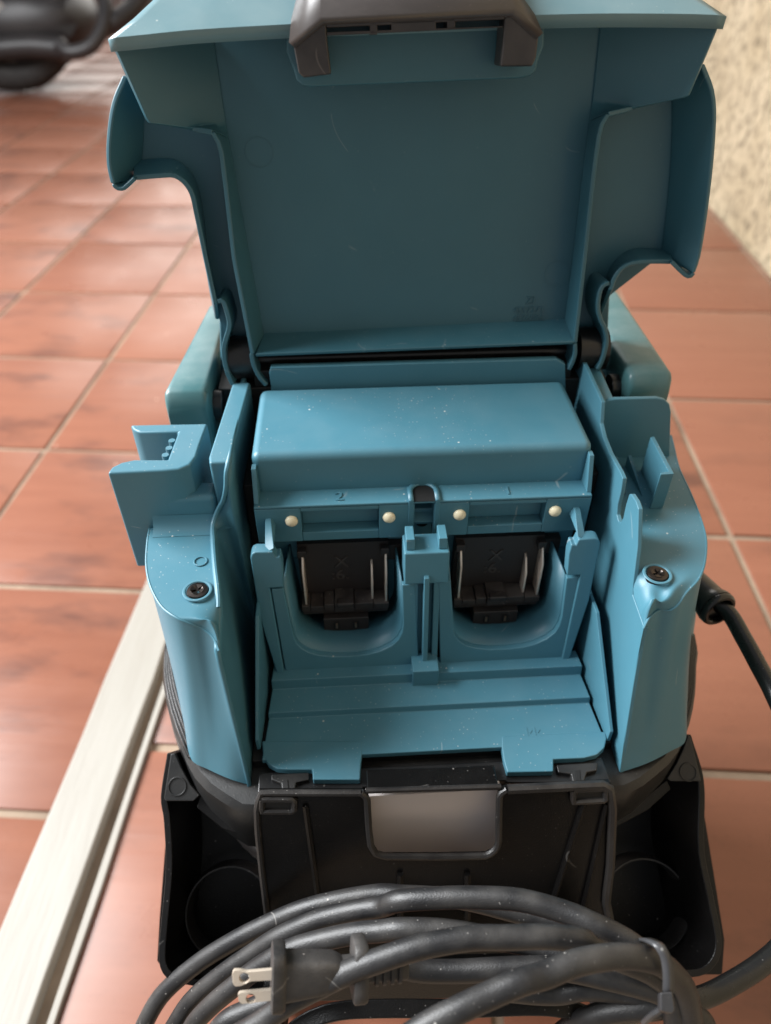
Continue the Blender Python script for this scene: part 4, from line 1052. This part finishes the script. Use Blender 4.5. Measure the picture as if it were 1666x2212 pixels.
# plug
plug = bpy.data.objects.new('plug', None); COL.objects.link(plug); plug.parent = cord
def holed(name, px, zcs, hole, hr, thick, mat):
    pts = [P(*A(x, y, z)[:2], zc=z) for (x, y), z in zip(px, zcs)]
    hc = P(*A(*hole, 0)[:2], zc=zcs[0]-.0005)
    o_, a_, b_ = pts[0], (pts[1]-pts[0]).normalized(), None
    nrm = a_.cross((pts[-1]-pts[0])).normalized(); 
    if nrm.dot(vdir) < 0: nrm = -nrm
    b_ = nrm.cross(a_)
    def to2(p): d = p-o_; return Vector((d.dot(a_), d.dot(b_)))
    def to3(q, h=0): return o_+a_*q.x+b_*q.y+nrm*h
    ring = lin([to3(to2(p)) for p in pts]+[to3(to2(pts[0]))], 49)[:-1]
    r2 = [to2(p) for p in ring]; c2 = to2(hc)
    inn = []
    for q in r2:
        d = (q-c2); inn.append(c2+d.normalized()*hr)
    n = 48
    f_o = [to3(q) for q in r2]; f_i = [to3(q) for q in inn]; k_o = [to3(q, thick) for q in r2]; k_i = [to3(q, thick) for q in inn]
    vs = f_o+f_i+k_i+k_o; fs = []
    for g in range(4):
        g2 = (g+1) % 4
        for i in range(n):
            k = (i+1) % n; fs.append([g*n+i, g*n+k, g2*n+k, g2*n+i])
    return link(name, mesh(name, vs, fs), mat, plug, bevel=.0003, seg=1)
ZA = .246
holed('pin_blade', [(702, 757), (740, 757), (780, 768), (1000, 748), (1000, 858), (800, 868), (740, 898), (700, 902), (684, 885), (690, 775)], [ZA, ZA, ZA, ZA, ZA-.003, ZA-.003, ZA-.003, ZA-.003, ZA-.003, ZA], (768, 813), .0017, .0015, 'nickel')
holed('pin_blade', [(738, 905), (760, 903), (1000, 880), (1000, 985), (800, 1008), (742, 1014), (722, 995), (728, 915)], [ZA+.001, ZA+.001, ZA+.001, ZA-.002, ZA-.002, ZA-.002, ZA-.002, ZA+.001], (810, 947), .0017, .0015, 'nickel')
def rr_ring(c, ax, bx_, hx, hy_, e=.45, n=28):
    r_ = []
    for k in range(n):
        a = 2*math.pi*k/n; ca, sa = math.cos(a), math.sin(a)
        r_.append(c+ax*(hx*math.copysign(abs(ca)**e, ca))+bx_*(hy_*math.copysign(abs(sa)**e, sa)))
    return r_
p_a = P(*A(985, 795, 0)[:2], zc=.250); p_b = P(*A(1560, 740, 0)[:2], zc=.256)
pd = (p_b-p_a).normalized()
pw_ = (P(*A(985, 985, 0)[:2], zc=.249)-P(*A(985, 590, 0)[:2], zc=.249)); pw_ = (pw_-pd*pw_.dot(pd)); hwid = pw_.length/2; pw_.normalize(); pq = pd.cross(pw_)
LL = (p_b-p_a).length
def pring(f, hx, hy_): return rr_ring(p_a+pd*(LL*f), pw_, pq, hx, hy_)
fl_ = [pring(-.07, hwid*.90, .0062), pring(-.055, hwid*.99, .0072), pring(.05, hwid, .0074), pring(.085, hwid*.92, .0066)]
link('plug_flange', mesh('plug_flange', *capped(fl_)), 'plug', plug, angle=50)
bd_ = [pring(.05, hwid*.70, .0062), pring(.12, hwid*.68, .0062), pring(.40, hwid*.60, .006), pring(.62, hwid*.52, .0056), pring(.70, hwid*.40, .005), pring(.74, hwid*.30, .0045)]
link('plug_body', mesh('plug_body', *capped(bd_)), 'plug', plug, angle=60)
f2 = [pring(.84, hwid*.92, .0066), pring(.86, hwid*.98, .007), pring(.97, hwid*.98, .007), pring(1.0, hwid*.92, .0066)]
link('plug_collar', mesh('plug_collar', *capped(f2)), 'plug', plug, angle=50)
bt_ = [pring(.66, hwid*.34, .0046), pring(1.2, hwid*.34, .0046), pring(1.45, hwid*.36, .0046), pring(1.47, hwid*.32, .0042)]
link('plug_boot', mesh('plug_boot', *capped(bt_)), 'plug', plug, angle=50)
for f_ in (1.10, 1.19, 1.28, 1.37):
    rr_ = [pring(f_-.025, hwid*.33, .0044), pring(f_-.018, hwid*.44, .0054), pring(f_+.018, hwid*.44, .0054), pring(f_+.025, hwid*.33, .0044)]
    link('boot_rib', mesh('boot_rib', *capped(rr_)), 'plug', plug, angle=50)

# ================================================================== cable tie
tie = empty('cable_tie', 'grey nylon cable tie cinched round the right end of the coil', 'cable tie')
tp = [Cz(835, 556, .262), Cz(880, 565, .245), Cz(940, 600, .239), Cz(985, 680, .238), Cz(1000, 790, .238), Cz(998, 900, .238)]
tpp = spline([P(u, v, zc=z) for u, v, z in tp], 30)
sd = P(1500, 2150, zc=.3)-P(1480, 2150, zc=.3); sd.normalize()
rg = [[p-sd*.0018, p+sd*.0018] for p in tpp]
loft('band', [list(q) for q in zip(*rg)], 'tie', tie, solid=.0011)
hd = [P(*Cz(948, 900, 0)[:2], zc=.236), P(*Cz(1030, 895, 0)[:2], zc=.236), P(*Cz(1046, 1010, 0)[:2], zc=.236), P(*Cz(1030, 1040, 0)[:2], zc=.236), P(*Cz(950, 1022, 0)[:2], zc=.236)]
prism('tie_head', hd, vdir*.0045, 'tie', tie, bevel=.0006)
tube('tie_tail', path([Cz(950, 1010, .240), Cz(890, 1050, .242), Cz(840, 1095, .246)], 10), .0011, 'tie', tie, n=6)
